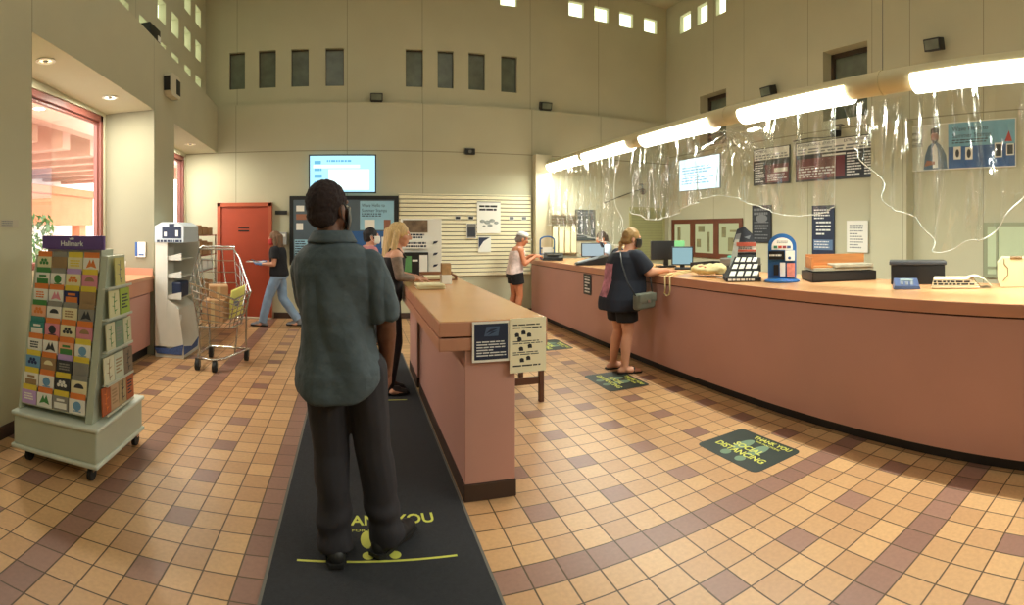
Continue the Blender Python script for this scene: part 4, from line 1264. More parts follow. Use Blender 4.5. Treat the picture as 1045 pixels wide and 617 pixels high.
for x, y in ((-1.72, 5.6), (-1.51, 5.56), (-1.27, 6.14), (-1.73, 6.2)):
    b = B(); b.cyl((x - .02, y, .064), (x + .02, y, .064), .064, n=22); b.done('wheel', m_rubber, ct, w=True, smooth=True)
    b = B(); b.box(x - .028, x - .022, y - .015, y + .015, .05, .138); b.box(x + .022, x + .028, y - .015, y + .015, .05, .138); b.box(x - .026, x + .026, y - .015, y + .015, .128, .138); b.cyl((x - .02, y, .058), (x + .02, y, .058), .02, n=10); b.done('fork', m_steel, ct, w=True)
def carton(name, label, c, s, rz, rx, m, cat='carton'):
    t = thing(name, label, cat, c, rz)
    R = Matrix.Rotation(rx, 4, 'X')
    b = B(); b.box(-s[0] / 2, s[0] / 2, -s[1] / 2, s[1] / 2, 0, s[2], bev=.006, M=R); b.done('box', m, t)
    b = B(); b.box(-s[0] / 2 - .001, s[0] / 2 + .001, -.022, .022, s[2] - .002, s[2] + .0015, M=R); b.box(-.022, .022, -s[1] / 2 - .0015, -s[1] / 2 + .002, 0, s[2], M=R); b.done('tape', mat('packing_tape', (196, 164, 116), .35), t)
carton('carton', 'brown carton lying in the bottom of the wire cart', (-1.58, 5.92, .515), (.25, .46, .26), .04, 0, m_kraft)
carton('carton', 'smaller brown carton on top of the one in the wire cart', (-1.58, 5.98, .78), (.22, .28, .14), .3, 0, m_kraft)
t = thing('yellow_mailer', 'crumpled yellow mailing bag standing beside the cartons in the wire cart', 'bag', (-1.35, 5.92, .56))
def ymail(u, v):
    return V((-.075 + .14 * u + .03 * v + .005 * math.sin(v * 9), -.05 + .10 * u + .006 * math.sin(u * 8 + v * 6), -.03 + .34 * v + .06 * u))
b = B(); b.grid(ymail, 14, 14)
for (x0, z0) in ((0, 0),): pass
o = b.done('sheet', mat('yellow_paper_bag', (232, 222, 120), .7, vary=.06), t, smooth='all')
o.modifiers.new('thick', 'SOLIDIFY').thickness = .012
b = B(); b.prism([(.035 * math.cos(a), .035 * math.sin(a)) for a in [2 * PI * k / 16 for k in range(16)]], frame((.8, .57, 0), (0, 0, 1), (.005, -.006, .16)), .008, .016); b.done('printed_mark', m_grey_ink, t)

# ------------------------------------------------------------------ on the writing counter
t = thing('mail_display', 'white mail display with black pockets at the far end of the writing counter', 'display stand', (.76, 5.8, 1.051))
b = B(); b.box(.54, 1.0, 5.72, 5.88, 1.053, 1.065); b.box(.54, 1.0, 5.80, 5.88, 1.065, 1.70, bev=.005); b.done('body', m_white, t, w=True)
M = wall_frame('back', (.54, 5.798, .105))
b = B(); panel(b, M, .02, .30, .95, 1.22, 0, .06); b.done('black_pocket', m_black, t, w=True)
b = B(); panel(b, M, .03, .11, 1.0, 1.18, .06, .066); b.done('green_leaflet', mat('leaf_green', (92, 150, 92), .6, vary=.2), t, w=True)
b = B(); panel(b, M, .20, .29, 1.0, 1.19, .06, .066); panel(b, M, .12, .18, 1.12, 1.14, .06, .066); panel(b, M, .03, .3, 1.26, 1.36, 0, .03); b.done('white_leaflet', m_white, t, w=True)
b = B(); panel(b, M, .02, .30, 1.44, 1.58, 0, .006); b.done('picture_panel', mat('sepia_picture', (116, 96, 74), .6, vary=.5, scale=14), t, w=True)
b = B(); print_lines(b, M, .05, .28, 1.37, 1.43, 2, seed=5, h=.6); print_lines(b, M @ Matrix.Translation((0, 0, .03)), .05, .28, 1.27, 1.34, 2, seed=15, h=.6)
for q in range(3): b.prism([(.36, 1.05 + q * .13), (.40, 1.06 + q * .13), (.42, 1.085 + q * .13), (.37, 1.08 + q * .13)], M, 0, .002)
b.done('printed_text', m_navy, t, w=True)
for k in range(7):
    b = B(); b.box(-.11, .13, -.10, .11, 0, .005, M=Matrix.Rotation(.09 * math.sin(k * 2.1), 4, 'Z') @ Matrix.Translation((.012 * math.sin(k * 3), .01 * math.cos(k * 2), 0)))
    o = b.done('envelope', mat('cream_envelope', (224, 212, 172), .7)); o.location = (.68, 4.62, 1.0525 + k * .006)
    tag(o, 'cream envelope in the loose stack at the left edge of the writing counter', 'envelope', 'loose envelopes on the writing counter')
t = thing('form_tray', 'flat tray of paper forms on the far part of the writing counter', 'tray', (.88, 5.45, 1.0525))
b = B(); b.box(-.16, .2, -.14, .14, 0, .012); b.box(-.16, -.15, -.14, .14, 0, .05); b.box(.19, .2, -.14, .14, 0, .05); b.box(-.16, .2, .13, .14, 0, .07); b.done('tray', m_wood, t)
b = B(); b.box(-.14, .18, -.12, .12, .012, .035); b.done('forms', mat('cream_envelope', (224, 212, 172)), t)
t = thing('tissue_box', 'brown and white tall paper box standing on the writing counter', 'box', (.90, 4.98, 1.0525))
b = B(); b.box(-.05, .05, -.05, .05, 0, .09, bev=.004); b.done('white_base', m_white, t)
b = B(); b.box(-.045, .045, -.045, .045, .09, .20, bev=.004); b.done('brown_sleeve', mat('brown_printed_box', (176, 140, 96), .6, vary=.3, scale=20), t)

# ------------------------------------------------------------------ on the service counter
def on(x, y): return (x, y, zc(y) + .007)
t = thing('brochure_spinner', 'blue arched brochure spinner standing on the service counter', 'brochure stand', on(3.66, 3.38), -.83)
m_bf = mat('bright_blue_enamel', (40, 96, 158), .35)
b = B(); b.lathe([(.17, 0), (.17, .012), (.14, .022), (.03, .03)], n=32); b.done('base', m_bf, t, smooth=True)
arch = [(-.135, .03), (.135, .03)] + [(.135 * math.cos(a), .335 + .12 * math.sin(a)) for a in [PI * k / 16 for k in range(17)]]
M = frame((1, 0, 0), (0, 0, 1), (0, 0, 0))
b = B(); b.prism(arch, M, -.02, .02); b.done('back_panel', m_bf, t)
b = B(); b.prism([(-.10, .30), (.10, .30)] + [(.10 * math.cos(a), .335 + .082 * math.sin(a)) for a in [PI * k / 14 for k in range(15)]], M, .02, .024); b.done('header_card', m_white, t)
b = B(); print_lines(b, M @ Matrix.Translation((0, 0, .024)), -.05, .06, .36, .39, 2, seed=2, h=.5); b.done('header_text', m_grey_ink, t)
for k, c in enumerate(((60, 120, 90), (190, 70, 50), (150, 60, 70), (60, 80, 130))):
    b = B(); panel(b, M, -.08 + k * .042, -.045 + k * .042, .315, .34, .024, .026); b.done('header_logo', cm(c), t)
b = B(); panel(b, M, -.125, .02, .21, .29, .02, .05); panel(b, M, -.08, -.035, .06, .16, .02, .045); b.done('black_pocket', m_black, t)
b = B(); panel(b, M, .03, .12, .20, .295, .02, .045); panel(b, M, -.02, .03, .05, .18, .02, .035); b.done('white_leaflet', m_white, t)
b = B(); panel(b, M, .045, .12, .04, .175, .02, .045); b.done('pink_leaflet', mat('salmon_leaflet', (208, 128, 112), .6, vary=.2, scale=30), t)
b = B(); print_lines(b, M @ Matrix.Translation((0, 0, .05)), -.12, .01, .24, .262, 1, seed=9, h=.8); b.done('pocket_text', m_wink, t)
b = B(); b.ell((.07, -.046, .225), (.014, .002, .014)); b.done('round_logo', m_blue, t)

t = thing('brochure_rack', 'stepped black and white brochure rack on the service counter left of the blue spinner', 'brochure rack', on(3.50, 3.80), -.62)
b = B()
b.loft([[V((-.16, -.20, 0)), V((.18, -.20, 0)), V((.18, .16, 0)), V((-.16, .16, 0))], [V((-.16, -.20, .035)), V((.18, -.20, .035)), V((.18, .16, .05)), V((-.16, .16, .05))]])
b.loft([[V((-.15, -.18, .035)), V((.17, -.18, .035)), V((.17, .16, .035)), V((-.15, .16, .035))], [V((-.04, .05, .24)), V((.17, .05, .24)), V((.17, .16, .24)), V((-.04, .16, .24))]])
b.done('stepped_base', mat('matte_black_board', (26, 26, 28), .8), t)
b = B()
Ms = frame((1, 0, 0), (0, .23, .205), (-.15, -.18, .037))
for j in range(3):
    for k in range(4):
        v = .02 + j * .095; x = .015 + v * .36 + k * (.074 - j * .008)
        b.prism([(x, v), (x + .055 - j * .006, v), (x + .075 - j * .006, v + .06), (x + .025, v + .06)], Ms, .002, .006)
b.done('leaflet', m_white, t)
b = B(); b.box(-.03, .17, .06, .10, .24, .37); b.done('tier', mat('mixed_print', (206, 196, 186), .6, vary=.3, scale=25), t)
b = B(); b.box(-.03, .17, .055, .06, .33, .37); b.box(-.03, .17, .055, .06, .275, .295); b.done('red_band', mat('brick_red_print', (182, 84, 62), .6), t)
b = B(); b.box(-.03, .17, .053, .06, .245, .268); print_lines(b, frame((1, 0, 0), (0, 0, 1), (0, .054, 0)), -.02, .16, .295, .33, 2, seed=8, h=.5); b.done('black_band', m_ink, t)
b = B(); b.prism([(-.12, .04), (-.05, .04), (.0, .40), (-.045, .40)], frame((1, 0, 0), (0, .2, 1), (0, .02, 0)), 0, .03); b.done('side_leaflets', mat('grey_leaflet', (172, 176, 168), .6, vary=.25, scale=18), t)
b = B(); b.prism([(-.06, .37), (.16, .37), (.13, .46), (.05, .53), (-.02, .50)], frame((1, 0, 0), (0, 0, 1), (0, .10, 0)), 0, .02); b.done('top_card', m_dkprint, t)
b = B(); b.prism([(-.05, .38), (.0, .38), (.02, .46), (-.03, .45)], frame((1, 0, 0), (0, 0, 1), (0, .10, 0)), .02, .024); b.prism([(.05, .42), (.1, .40), (.12, .44)], frame((1, 0, 0), (0, 0, 1), (0, .10, 0)), .02, .024); b.done('top_card_picture', m_grey_ink, t)
b = B(); print_lines(b, frame((1, 0, 0), (0, 0, 1), (0, -.2005, 0)), -.14, .16, .006, .03, 1, seed=3, h=.8); b.done('front_text', m_wink, t)

t = thing('display_screen', 'customer screen with a pale blue face on the service counter', 'screen', on(3.98, 5.42), -.6)
b = B(); b.box(-.10, .10, -.09, .09, 0, .02, bev=.004); b.box(-.03, .03, .02, .06, .02, .16); b.box(-.14, .14, .0, .03, .05, .29, bev=.006); b.done('casing', m_black, t)
b = B(); b.box(-.125, .125, -.004, 0, .065, .275); b.done('display', emission('customer_screen', (176, 216, 222), .75), t)
b = B(); b.box(-.10, .03, -.004, .012, .291, .37, M=Matrix.Rotation(-.15, 4, 'X')); b.done('green_note', mat('green_note', (98, 160, 104), .7), t, label='green paper note')
t = thing('computer_monitor', 'black computer monitor left of the pale blue customer screen', 'monitor', on(4.05, 5.9), -.2)
b = B(); b.box(-.12, .12, -.08, .08, 0, .02); b.box(-.03, .03, -.02, .02, .02, .12); b.done('stand', m_black, t)
b = B(); b.box(-.22, .2, -.02, .03, .1, .36, bev=.008); b.done('screen_casing', m_black, t)
t = thing('tote_bag', 'crumpled cream and yellow tote bag with its handles over the service counter edge', 'tote bag', on(3.53, 4.36))
def crump(p): return .02 * noise.noise(p * 14) + .012 * noise.noise(p * 33)
b = B(); b.ell((.02, 0, .075), (.15, .24, .05)); b.ell((.06, -.08, .085), (.10, .12, .06)); b.done('bag_body', mat('cream_cotton', (214, 200, 148), .85, vary=.12, scale=12), t, vox=.012, sm=2, smooth='all', disp=crump)
b = B()
for dy in (0, .09):
    b.tube([(-.02, .16 + dy, .05), (-.2, .18 + dy, .03), (-.29, .19 + dy, .022), (-.355, .19 + dy, -.0), (-.355, .185 + dy, -.15), (-.355, .20 + dy, -.19)], .008, 8)
b.tube([(-.355, .20, -.19), (-.355, .245, -.21), (-.355, .29, -.19)], .008, 8)
b.done('strap', MATS['cream_cotton'], t, smooth='all')
b = B(); b.ell((-.05, .02, .085), (.04, .10, .03)); b.done('red_pouch', mat('rust_pouch', (170, 84, 58), .7), t, smooth='all')
t = thing('paper_sheet', 'loose white paper lying on the service counter beside the tote bag', 'paper', on(3.62, 4.02))
b = B(); b.box(-.11, .11, -.15, .15, 0, .003, M=Matrix.Rotation(.3, 4, 'Z')); b.done('sheet', m_white, t)
b = B(); print_lines(b, Matrix.Rotation(.3, 4, 'Z') @ frame((1, 0, 0), (0, 1, 0), (0, 0, .003)), -.09, .09, -.13, .12, 8, seed=2, h=.3); b.done('printed_text', m_grey_ink, t)
def tray(name, label, p, rz, s, m, extra=None):
    t = thing(name, label, 'tray', p, rz)
    x, y, h = s
    b = B(); b.box(-x, x, -y, y, 0, .012); b.box(-x, -x + .012, -y, y, 0, h); b.box(x - .012, x, -y, y, 0, h); b.box(-x, x, -y, -y + .012, 0, h); b.box(-x, x, y - .012, y, 0, h); b.done('tray_body', m, t)
    b = B(); b.box(-x + .03, x - .03, -y + .02, y - .02, .012, .03); b.done('tray_papers', mat('cream_envelope', (224, 212, 172), .7), t)
    return t
t = tray('desk_tray', 'low black tray on the service counter left of the trays with the teal lid', on(4.15, 5.05), .2, (.22, .15, .10), m_black)
t = tray('desk_tray', 'black and grey stacked tray with a teal lid behind the brochure rack', on(4.2, 4.55), .1, (.2, .15, .08), m_black)
b = B(); b.box(-.21, .21, -.155, .155, .085, .095); b.box(-.2, .2, -.15, .15, .095, .17, bev=.01); b.done('upper_tray', m_steel, t)
b = B(); b.box(-.13, .1, -.1, .1, .171, .195, bev=.008); b.done('teal_lid', mat('teal_plastic', (80, 176, 156), .45), t)
t = tray('desk_tray', 'black letter trays under a wooden box on the service counter right of the blue spinner', on(4.12, 3.05), -.55, (.33, .17, .09), m_black)
b = B(); b.box(-.31, .31, -.15, .15, .10, .125); b.box(-.1, .30, -.17, .1, .13, .16, bev=.004); b.done('papers', mat('grey_papers', (150, 146, 126), .7, vary=.2), t)
b = B(); b.box(-.32, .30, .05, .07, .125, .25); b.box(-.32, -.30, -.12, .07, .125, .23); b.box(-.32, .30, -.10, .06, .125, .14); b.done('wooden_box', mat('orange_wood', (176, 112, 58), .5, vary=.2, scale=4, stretch=(1, 8, 8)), t)
t = thing('storage_box', 'large black lidded box at the right end of the service counter', 'box', on(4.17, 2.2), -1.05)
b = B(); b.box(-.24, .24, -.11, .13, 0, .17, bev=.006); b.done('body', m_black, t)
b = B(); b.box(-.255, .255, -.12, .14, .17, .205, bev=.008); b.done('lid', mat('dark_grey_plastic', (58, 60, 64), .4), t)
t = thing('card_terminal', 'small blue-grey card terminal in front of the black lidded box', 'card terminal', on(3.78, 2.1), -1.0)
b = B()
b.loft([[V((-.11, -.10, 0)), V((.11, -.10, 0)), V((.11, .12, 0)), V((-.11, .12, 0))], [V((-.10, -.095, .025)), V((.10, -.095, .025)), V((.10, .11, .07)), V((-.10, .11, .07))]])
b.done('casing', mat('slate_blue_plastic', (70, 84, 116), .35), t)
Ms = frame((1, 0, 0), (0, .205, .045), (0, -.09, .0275))
b = B(); panel(b, Ms, -.05, .06, .12, .18, 0, .003); b.done('display', mat('grey_lcd', (128, 140, 140), .25), t)
b = B()
for i in range(3):
    for j in range(3): panel(b, Ms, -.05 + i * .04, -.025 + i * .04, .02 + j * .03, .04 + j * .03, 0, .004)
b.done('keypad', m_grey_ink, t)
t = thing('newspaper_pile', 'pile of folded white mailing envelopes with printed edges at the right of the counter', 'envelopes', on(4.0, 1.75), -1.15)
for k in range(5):
    b = B(); b.box(-.2 + .004 * k, .2 - .012 * k, -.11, .11, k * .016, k * .016 + .015, bev=.004); b.done('folded_paper', mat('newsprint', (216, 208, 178), .8, vary=.06), t)
b = B(); print_lines(b, frame((1, 0, 0), (0, 0, 1), (0, -.1105, 0)), -.18, .17, .025, .065, 2, seed=4, h=.7); b.done('printed_text', m_ink, t)
b = B()
pts = [V((.12, y, .082)) for y in (-.11, .11)]
b.grid(lambda u, v: V((.10 + .20 * u, -.12 + .22 * v, .083 - .07 * u ** 2 + .025 * math.sin(u * PI))), 8, 2); b.done('curled_sheet', MATS['newsprint'], t)
t = thing('postage_machine', 'cream plastic machine with rounded corners at the far right of the counter', 'machine', on(4.24, 1.30), -1.2)
b = B(); b.prism([(-.13, .0), (.13, 0), (.15, .05), (.15, .20), (.11, .245), (-.11, .245), (-.15, .20), (-.15, .05)], frame((1, 0, 0), (0, 0, 1), (0, 0, 0)), -.12, .10); b.done('casing', mat('cream_plastic', (216, 206, 164), .45), t)
b = B(); b.tube([(-.10, -.101, .235), (-.10, -.102, .19), (-.07, -.102, .16), (-.07, -.102, .10), (-.11, -.102, .05)], .004, 6); b.tube([(.10, -.101, .235), (.10, -.102, .19), (.07, -.102, .16), (.07, -.102, .10), (.11, -.102, .05)], .004, 6); b.tube([(-.05, -.10, .247), (.05, -.10, .247)], .012, 8); b.done('seam', mat('brown_seam', (130, 110, 78), .5), t)
b = B(); b.tube([(.12, -.1, .02), (.2, -.16, .012), (.10, -.2, .01), (.28, -.22, .01), (.36, -.12, .01)], .006, 6); b.done('cable', m_black, t, smooth='all')
t = thing('counter_sign', 'narrow dark hanging sign on the front of the service counter', 'sign', (3.19, 6.62, .66))
M = wall_frame('right', (3.205, 6.74, .66))
b = B(); panel(b, M, 0, .24, 0, .29, 0, .004); b.done('frame', mat('slate_sign', (58, 64, 66), .6), t, w=True)
b = B(); print_lines(b, M @ Matrix.Translation((0, 0, .004)), .04, .20, .02, .27, 6, seed=4, h=.5, fill=1, word=.4); b.done('printed_text', m_wink, t, w=True)
# far end
t = thing('wire_holder', 'blue arched wire brochure holder at the far end of the service counter', 'brochure holder', on(3.42, 8.72), -.2)
b = B()
b.tube([(-.13, 0, 0), (-.13, 0, .34)] + [(.13 * math.cos(a), 0, .34 + .07 * math.sin(a)) for a in [PI - PI * k / 10 for k in range(1, 10)]] + [(.13, 0, .34), (.13, 0, 0)], .014, 8); b.tube([(-.13, 0, .2), (.13, 0, .2)], .012, 8); b.tube([(-.13, -.05, .01), (.13, -.05, .01)], .012, 8); b.tube([(-.13, -.06, .1), (.13, -.06, .1)], .01, 8); b.tube([(-.13, 0, .01), (-.13, -.06, .01), (-.13, -.06, .1)], .01, 8); b.tube([(.13, 0, .01), (.13, -.06, .01), (.13, -.06, .1)], .01, 8)
b.done('wire_frame', m_bf, t, smooth='all')
b = B(); b.box(-.09, .09, -.045, -.02, .02, .22); b.done('leaflets', m_white, t)
t = thing('card_terminal', 'black card terminal at the far end of the counter before the woman in the cap', 'card terminal', on(3.40, 8.40), -.4)
b = B(); b.loft([[V((-.18, -.11, 0)), V((.18, -.11, 0)), V((.18, .11, 0)), V((-.18, .11, 0))], [V((-.16, -.10, .05)), V((.18, -.10, .05)), V((.18, .10, .13)), V((-.16, .10, .13))]]); b.done('casing', m_black, t)
b = B(); b.box(-.1, .1, -.06, .06, .0925, .102, M=Matrix.Rotation(.0, 4, 'X')); b.done('keypad', m_steel, t)
t = thing('card_terminal', 'long black sloped terminal on the counter in front of the clerk', 'card terminal', on(3.45, 6.95), -.35)
b = B(); b.loft([[V((-.26, -.13, 0)), V((.24, -.13, 0)), V((.24, .13, 0)), V((-.26, .13, 0))], [V((-.25, -.12, .02)), V((.22, -.12, .13)), V((.22, .12, .15)), V((-.25, .12, .03))]]); b.done('casing', m_black, t)
b = B(); b.loft([[V((-.22, -.09, .031)), V((.10, -.09, .106)), V((.10, .09, .124)), V((-.22, .09, .038))], [V((-.22, -.09, .037)), V((.10, -.09, .112)), V((.10, .09, .130)), V((-.22, .09, .044))]]); b.done('keypad', m_grey_ink, t)
b = B(); b.box(.21, .23, -.1, .1, .12, .2, M=Matrix.Rotation(-.4, 4, 'Y') @ Matrix.Translation((.02, 0, .06))); b.done('blue_screen', m_navy, t)
t = thing('display_screen', 'small pale screen on the counter beside the clerk', 'screen', on(4.0, 8.05), -.3)
b = B(); b.box(-.1, .1, -.07, .07, 0, .02); b.box(-.03, .03, 0, .03, .02, .1); b.box(-.2, .2, -.01, .03, .06, .30, bev=.006); b.done('casing', m_black, t)
b = B(); b.box(-.185, .185, -.014, -.01, .075, .285); b.done('display', emission('pale_screen', (200, 220, 226), .8), t)
carton('carton', 'white carton on the counter under the dark grey poster', on(4.25, 7.45), (.26, .2, .17), -.3, 0, m_card)
carton('carton', 'grey printed carton stacked on the white one under the dark poster', (4.25, 7.45, zc(7.45) + .18), (.22, .17, .10), -.2, 0, mat('grey_carton', (150, 146, 128), .8, vary=.15))
# ------------------------------------------------------------------ people
m_skin_d = mat('brown_skin', (112, 72, 54), .5, vary=.05, scale=8)
m_skin_l = mat('light_skin', (206, 150, 122), .5, vary=.05, scale=8)
m_skin_t = mat('tanned_skin', (196, 126, 90), .5, vary=.05, scale=8)

def ringpts(c, rx, ry, fx, fy_, n=24, p=2.4):
    """rounded-rectangle cross-section: fx across, fy_ forward"""
    out = []
    for k in range(n):
        a = 2 * PI * k / n
        ca, sa = math.cos(a), math.sin(a)
        out.append(c + fx * (math.copysign(abs(ca) ** (2 / p), ca) * rx) + fy_ * (math.copysign(abs(sa) ** (2 / p), sa) * ry))
    return out

class Human:
    """joints in local metres: x right, y forward (the way the person faces), z up"""
    def __init__(s, J, w=1.0, d=1.0, head_yaw=0.0, head_pitch=0.0, twist=0.0, hs=1.0):
        s.J = {k: V(v) for k, v in J.items()}
        s.w, s.d, s.hs = w, d, hs
        s.hy, s.hp, s.tw = head_yaw, head_pitch, twist
        s.H = Matrix.Translation(s.J['head']) @ Matrix.Rotation(head_yaw, 4, 'Z') @ Matrix.Rotation(head_pitch, 4, 'X') @ Matrix.Scale(hs, 4)

    def torso(s, off=0.0, lo=-.12, hi=1.0, flare=0.0, belly=0.0):
        """cross-sections from below the pelvis to the shoulders"""
        J = s.J
        P, N = J['pelvis'], J['neck']
        prof = [(-.40, .15, .10), (-.22, .155, .105), (-.12, .165, .115), (0, .172, .12), (.18, .16, .112), (.38, .15, .108), (.58, .165, .115), (.76, .178, .112), (.88, .172, .098), (.96, .12, .08), (1.0, .07, .06)]
        up = N - P
        rings = []
        ts = [t for t, _, _ in prof if lo < t < hi]
        ts = [lo] + ts + [hi]
        for t in ts:
            for (t0, a0, b0), (t1, a1, b1) in zip(prof, prof[1:]):
                if t0 <= t <= t1:
                    q = (t - t0) / (t1 - t0)
                    rx, ry = a0 + (a1 - a0) * q, b0 + (b1 - b0) * q
                    break
            fl_ = flare * max(0, 1 - (t - lo) / .8)
            bl = belly * math.exp(-((t - .25) / .3) ** 2)
            tw = s.tw * max(0, min(1, t))
            fx = V((math.cos(tw), math.sin(tw), 0)); f2 = V((-math.sin(tw), math.cos(tw), 0))
            c = P + up * t + f2 * (bl * .5)
            rings.append(ringpts(c, rx * s.w + off + fl_, ry * s.d + off + fl_ + bl * .5, fx, f2))
        return rings

    def arm(s, b, side, r=1.0):
        J = s.J
        S, E, W = J['s' + side], J['e' + side], J['w' + side]
        b.ell(S, (.058 * r, .058 * r, .058 * r))
        b.cap(S, E, .052 * r, .042 * r)
        m = E.lerp(W, .25)
        b.cap(E, m, .041 * r, .042 * r)
        b.cap(m, W, .042 * r, .027 * r, flat=(1, .9))
        cn = V((J['pelvis'].x, J['pelvis'].y, S.z))
        b.cap(S, S.lerp(V((J['neck'].x, J['neck'].y, J['neck'].z - .05)), .6), .055 * r, .06)

    def hand(s, b, side, fdir, pdir, curl=.5, sc=1.0):
        """palm plus four bent fingers of different length and a thumb from the side of the palm; fdir along the hand, pdir out of the palm"""
        W = s.J['w' + side]
        f = V(fdir).normalized()
        p = V(pdir); p = (p - f * p.dot(f)).normalized()
        x = f.cross(p) * (1 if side == 'L' else -1)      # towards the thumb side
        k = sc
        b.cap(W - f * .02, W + f * .03, .026 * k, .026 * k)
        for q in (-.024, -.008, .008, .024):
            b.cap(W + f * .02 + x * q * .8 * k, W + f * .085 * k + x * q * 1.1 * k, .0155 * k, .0125 * k)
        for i, (q, L) in enumerate(((.029, .072), (.010, .080), (-.010, .074), (-.029, .058))):
            pos = W + f * .088 * k + x * q * k
            ang = 0.0
            for j, (fr, r) in enumerate(((.45, .0095), (.32, .0088), (.26, .008))):
                ang += curl * (.9 if j else .6) * (1 + .08 * i)
                d = f * math.cos(ang) + p * math.sin(ang)
                nx = pos + d * (L * fr * k)
                b.cap(pos, nx, r * k, r * .93 * k, n=8, m=3)
                pos = nx
        pos = W + f * .025 * k + x * .026 * k
        for L, r, a in ((.042, .0125, .85), (.032, .0105, .55), (.026, .0092, .35)):
            d = (f * math.cos(a) + x * math.sin(a) + p * (.25 + curl * .4)).normalized()
            nx = pos + d * (L * k)
            b.cap(pos, nx, r * k, r * .92 * k, n=8, m=3)
            pos = nx

    def leg(s, b, side, r=1.0):
        J = s.J
        Hh, K, A = J['h' + side], J['k' + side], J['a' + side]
        b.cap(Hh, Hh.lerp(K, .5), .088 * r, .073 * r)
        b.cap(Hh.lerp(K, .5), K, .073 * r, .053 * r)
        c = K.lerp(A, .32) - V((0, .012, 0))
        b.cap(K, c, .052 * r, .055 * r)
        b.cap(c, A, .055 * r, .035 * r)

    def foot(s, b, side, fdir, sc=1.0, r=1.0):
        A = s.J['a' + side]
        f = V(fdir).normalized()
        g = V((A.x, A.y, 0))
        b.cap(A, g - f * .03 * sc + V((0, 0, .04)), .036 * r, .034 * r)
        b.cap(g - f * .05 * sc + V((0, 0, .032)), g + f * .09 * sc + V((0, 0, .034)), .032 * r, .036 * r, flat=(1.05, .95))
        b.cap(g + f * .03 * sc + V((0, 0, .04)), g + f * .165 * sc + V((0, 0, .022)), .036 * r, .020 * r, flat=(1.75, 1), up=(0, 0, 1))

    def head(s, b, ears=True):
        H = s.H
        R = H.to_3x3()
        def e(c, r): b.ell(H @ V(c), r, M=R)
        e((0, -.012, .030), (.074, .094, .092))
        e((0, .020, -.035), (.060, .074, .075))
        e((0, .048, -.082), (.034, .034, .028))
        e((0, .072, .034), (.052, .022, .018))
        for sx in (-1, 1):
            e((sx * .045, .055, -.018), (.024, .03, .022))
            if ears: e((sx * .077, -.012, -.004), (.011, .021, .033)); e((sx * .076, -.006, -.03), (.008, .012, .014))
        b.cap(H @ V((0, .090, .022)), H @ V((0, .112, -.022)), .009 * s.hs, .015 * s.hs, n=10)
        e((0, .098, -.024), (.018, .012, .010))
        e((0, .086, -.054), (.024, .011, .007)); e((0, .083, -.066), (.021, .011, .008))
        b.cap(s.J['neck'] - V((0, 0, .05)), H @ V((0, -.018, -.06)), .060, .054)

    def eyes(s, root):
        for sx in (-1, 1):
            b = B(); b.ell(s.H @ V((sx * .031, .083, .012)), V((.012, .008, .008)) * s.hs, M=s.H.to_3x3().normalized(), n=12, m=8)
            b.done('eye', mat('eye_white', (226, 222, 214), .3), root, smooth='all')
            b = B(); b.ell(s.H @ V((sx * .031, .090, .012)), V((.0055, .003, .0055)) * s.hs, n=10, m=6)
            b.done('iris', mat('dark_iris', (44, 30, 24), .2), root, smooth='all')

    def mask(s, root, m, name='face_mask'):
        def f(u, v):
            a = -1.35 + 2.7 * u
            z = -.092 + .105 * v
            r = .101 + .008 * math.sin(PI * v) * math.cos(a) + .006 * math.cos(a) ** 6
            rx = .083 - .03 * max(0, .35 - v)
            return s.H @ V((math.sin(a) * rx, math.cos(a) * r * (1 - .25 * max(0, .3 - v)) + .006, z))
        b = B(); b.grid(f, 18, 8)
        o = b.done(name, m, root, smooth='all')
        o.modifiers.new('t', 'SOLIDIFY').thickness = .003
        b = B()
        for sx in (-1, 1):
            b.tube([s.H @ V((sx * .079, .03, -.005)), s.H @ V((sx * .088, -.01, .03)), s.H @ V((sx * .088, -.034, .01)), s.H @ V((sx * .085, -.02, -.03)), s.H @ V((sx * .076, .03, -.075))], .002, 5)
        b.done('mask_loop', m, root)

def ndisp(amp, sc):
    return lambda p: amp * noise.noise(p * sc)
def folds(amp, sx=26, tilt=4.0):
    def f(p):
        n = noise.noise(V((p.x * 4, p.y * 4, p.z * 1.6)))
        return amp * (math.sin(p.x * sx + p.z * tilt + 3.5 * n) * .6 + noise.noise(V((p.x * 9, p.y * 9, p.z * 3.5))) * 1.1)
    return f

def shoe(root, hm, side, fdir, m, sc=1.0, sole=None, name='shoe'):
    A = hm.J['a' + side]; f = V(fdir).normalized(); g = V((A.x, A.y, 0)); x = f.cross(V((0, 0, 1)))
    b = B()
    b.cap(A + V((0, 0, .01)), g - f * .02 + V((0, 0, .055)), .048 * sc, .046 * sc)
    b.cap(g - f * .055 * sc + V((0, 0, .042)), g + f * .09 * sc + V((0, 0, .046)), .042 * sc, .045 * sc)
    b.cap(g + f * .05 * sc + V((0, 0, .045)), g + f * .18 * sc + V((0, 0, .03)), .044 * sc, .028 * sc, flat=(1.35, 1), up=(0, 0, 1))
    o = b.done(name, m, root, vox=.009, sm=2, smooth='all')
    b = B()
    out = [(-.10, .03), (-.07, .044), (.05, .047), (.13, .054), (.19, .04), (.215, 0)]
    out = [(a * sc, c * sc) for a, c in out]
    out = out + [(a, -c) for a, c in reversed(out[:-1])]
    b.loft([[g + f * a + x * c + V((0, 0, z)) for a, c in out] for z in (.010, .028)])
    b.done('sole', sole or m_rubber, o)
    return o

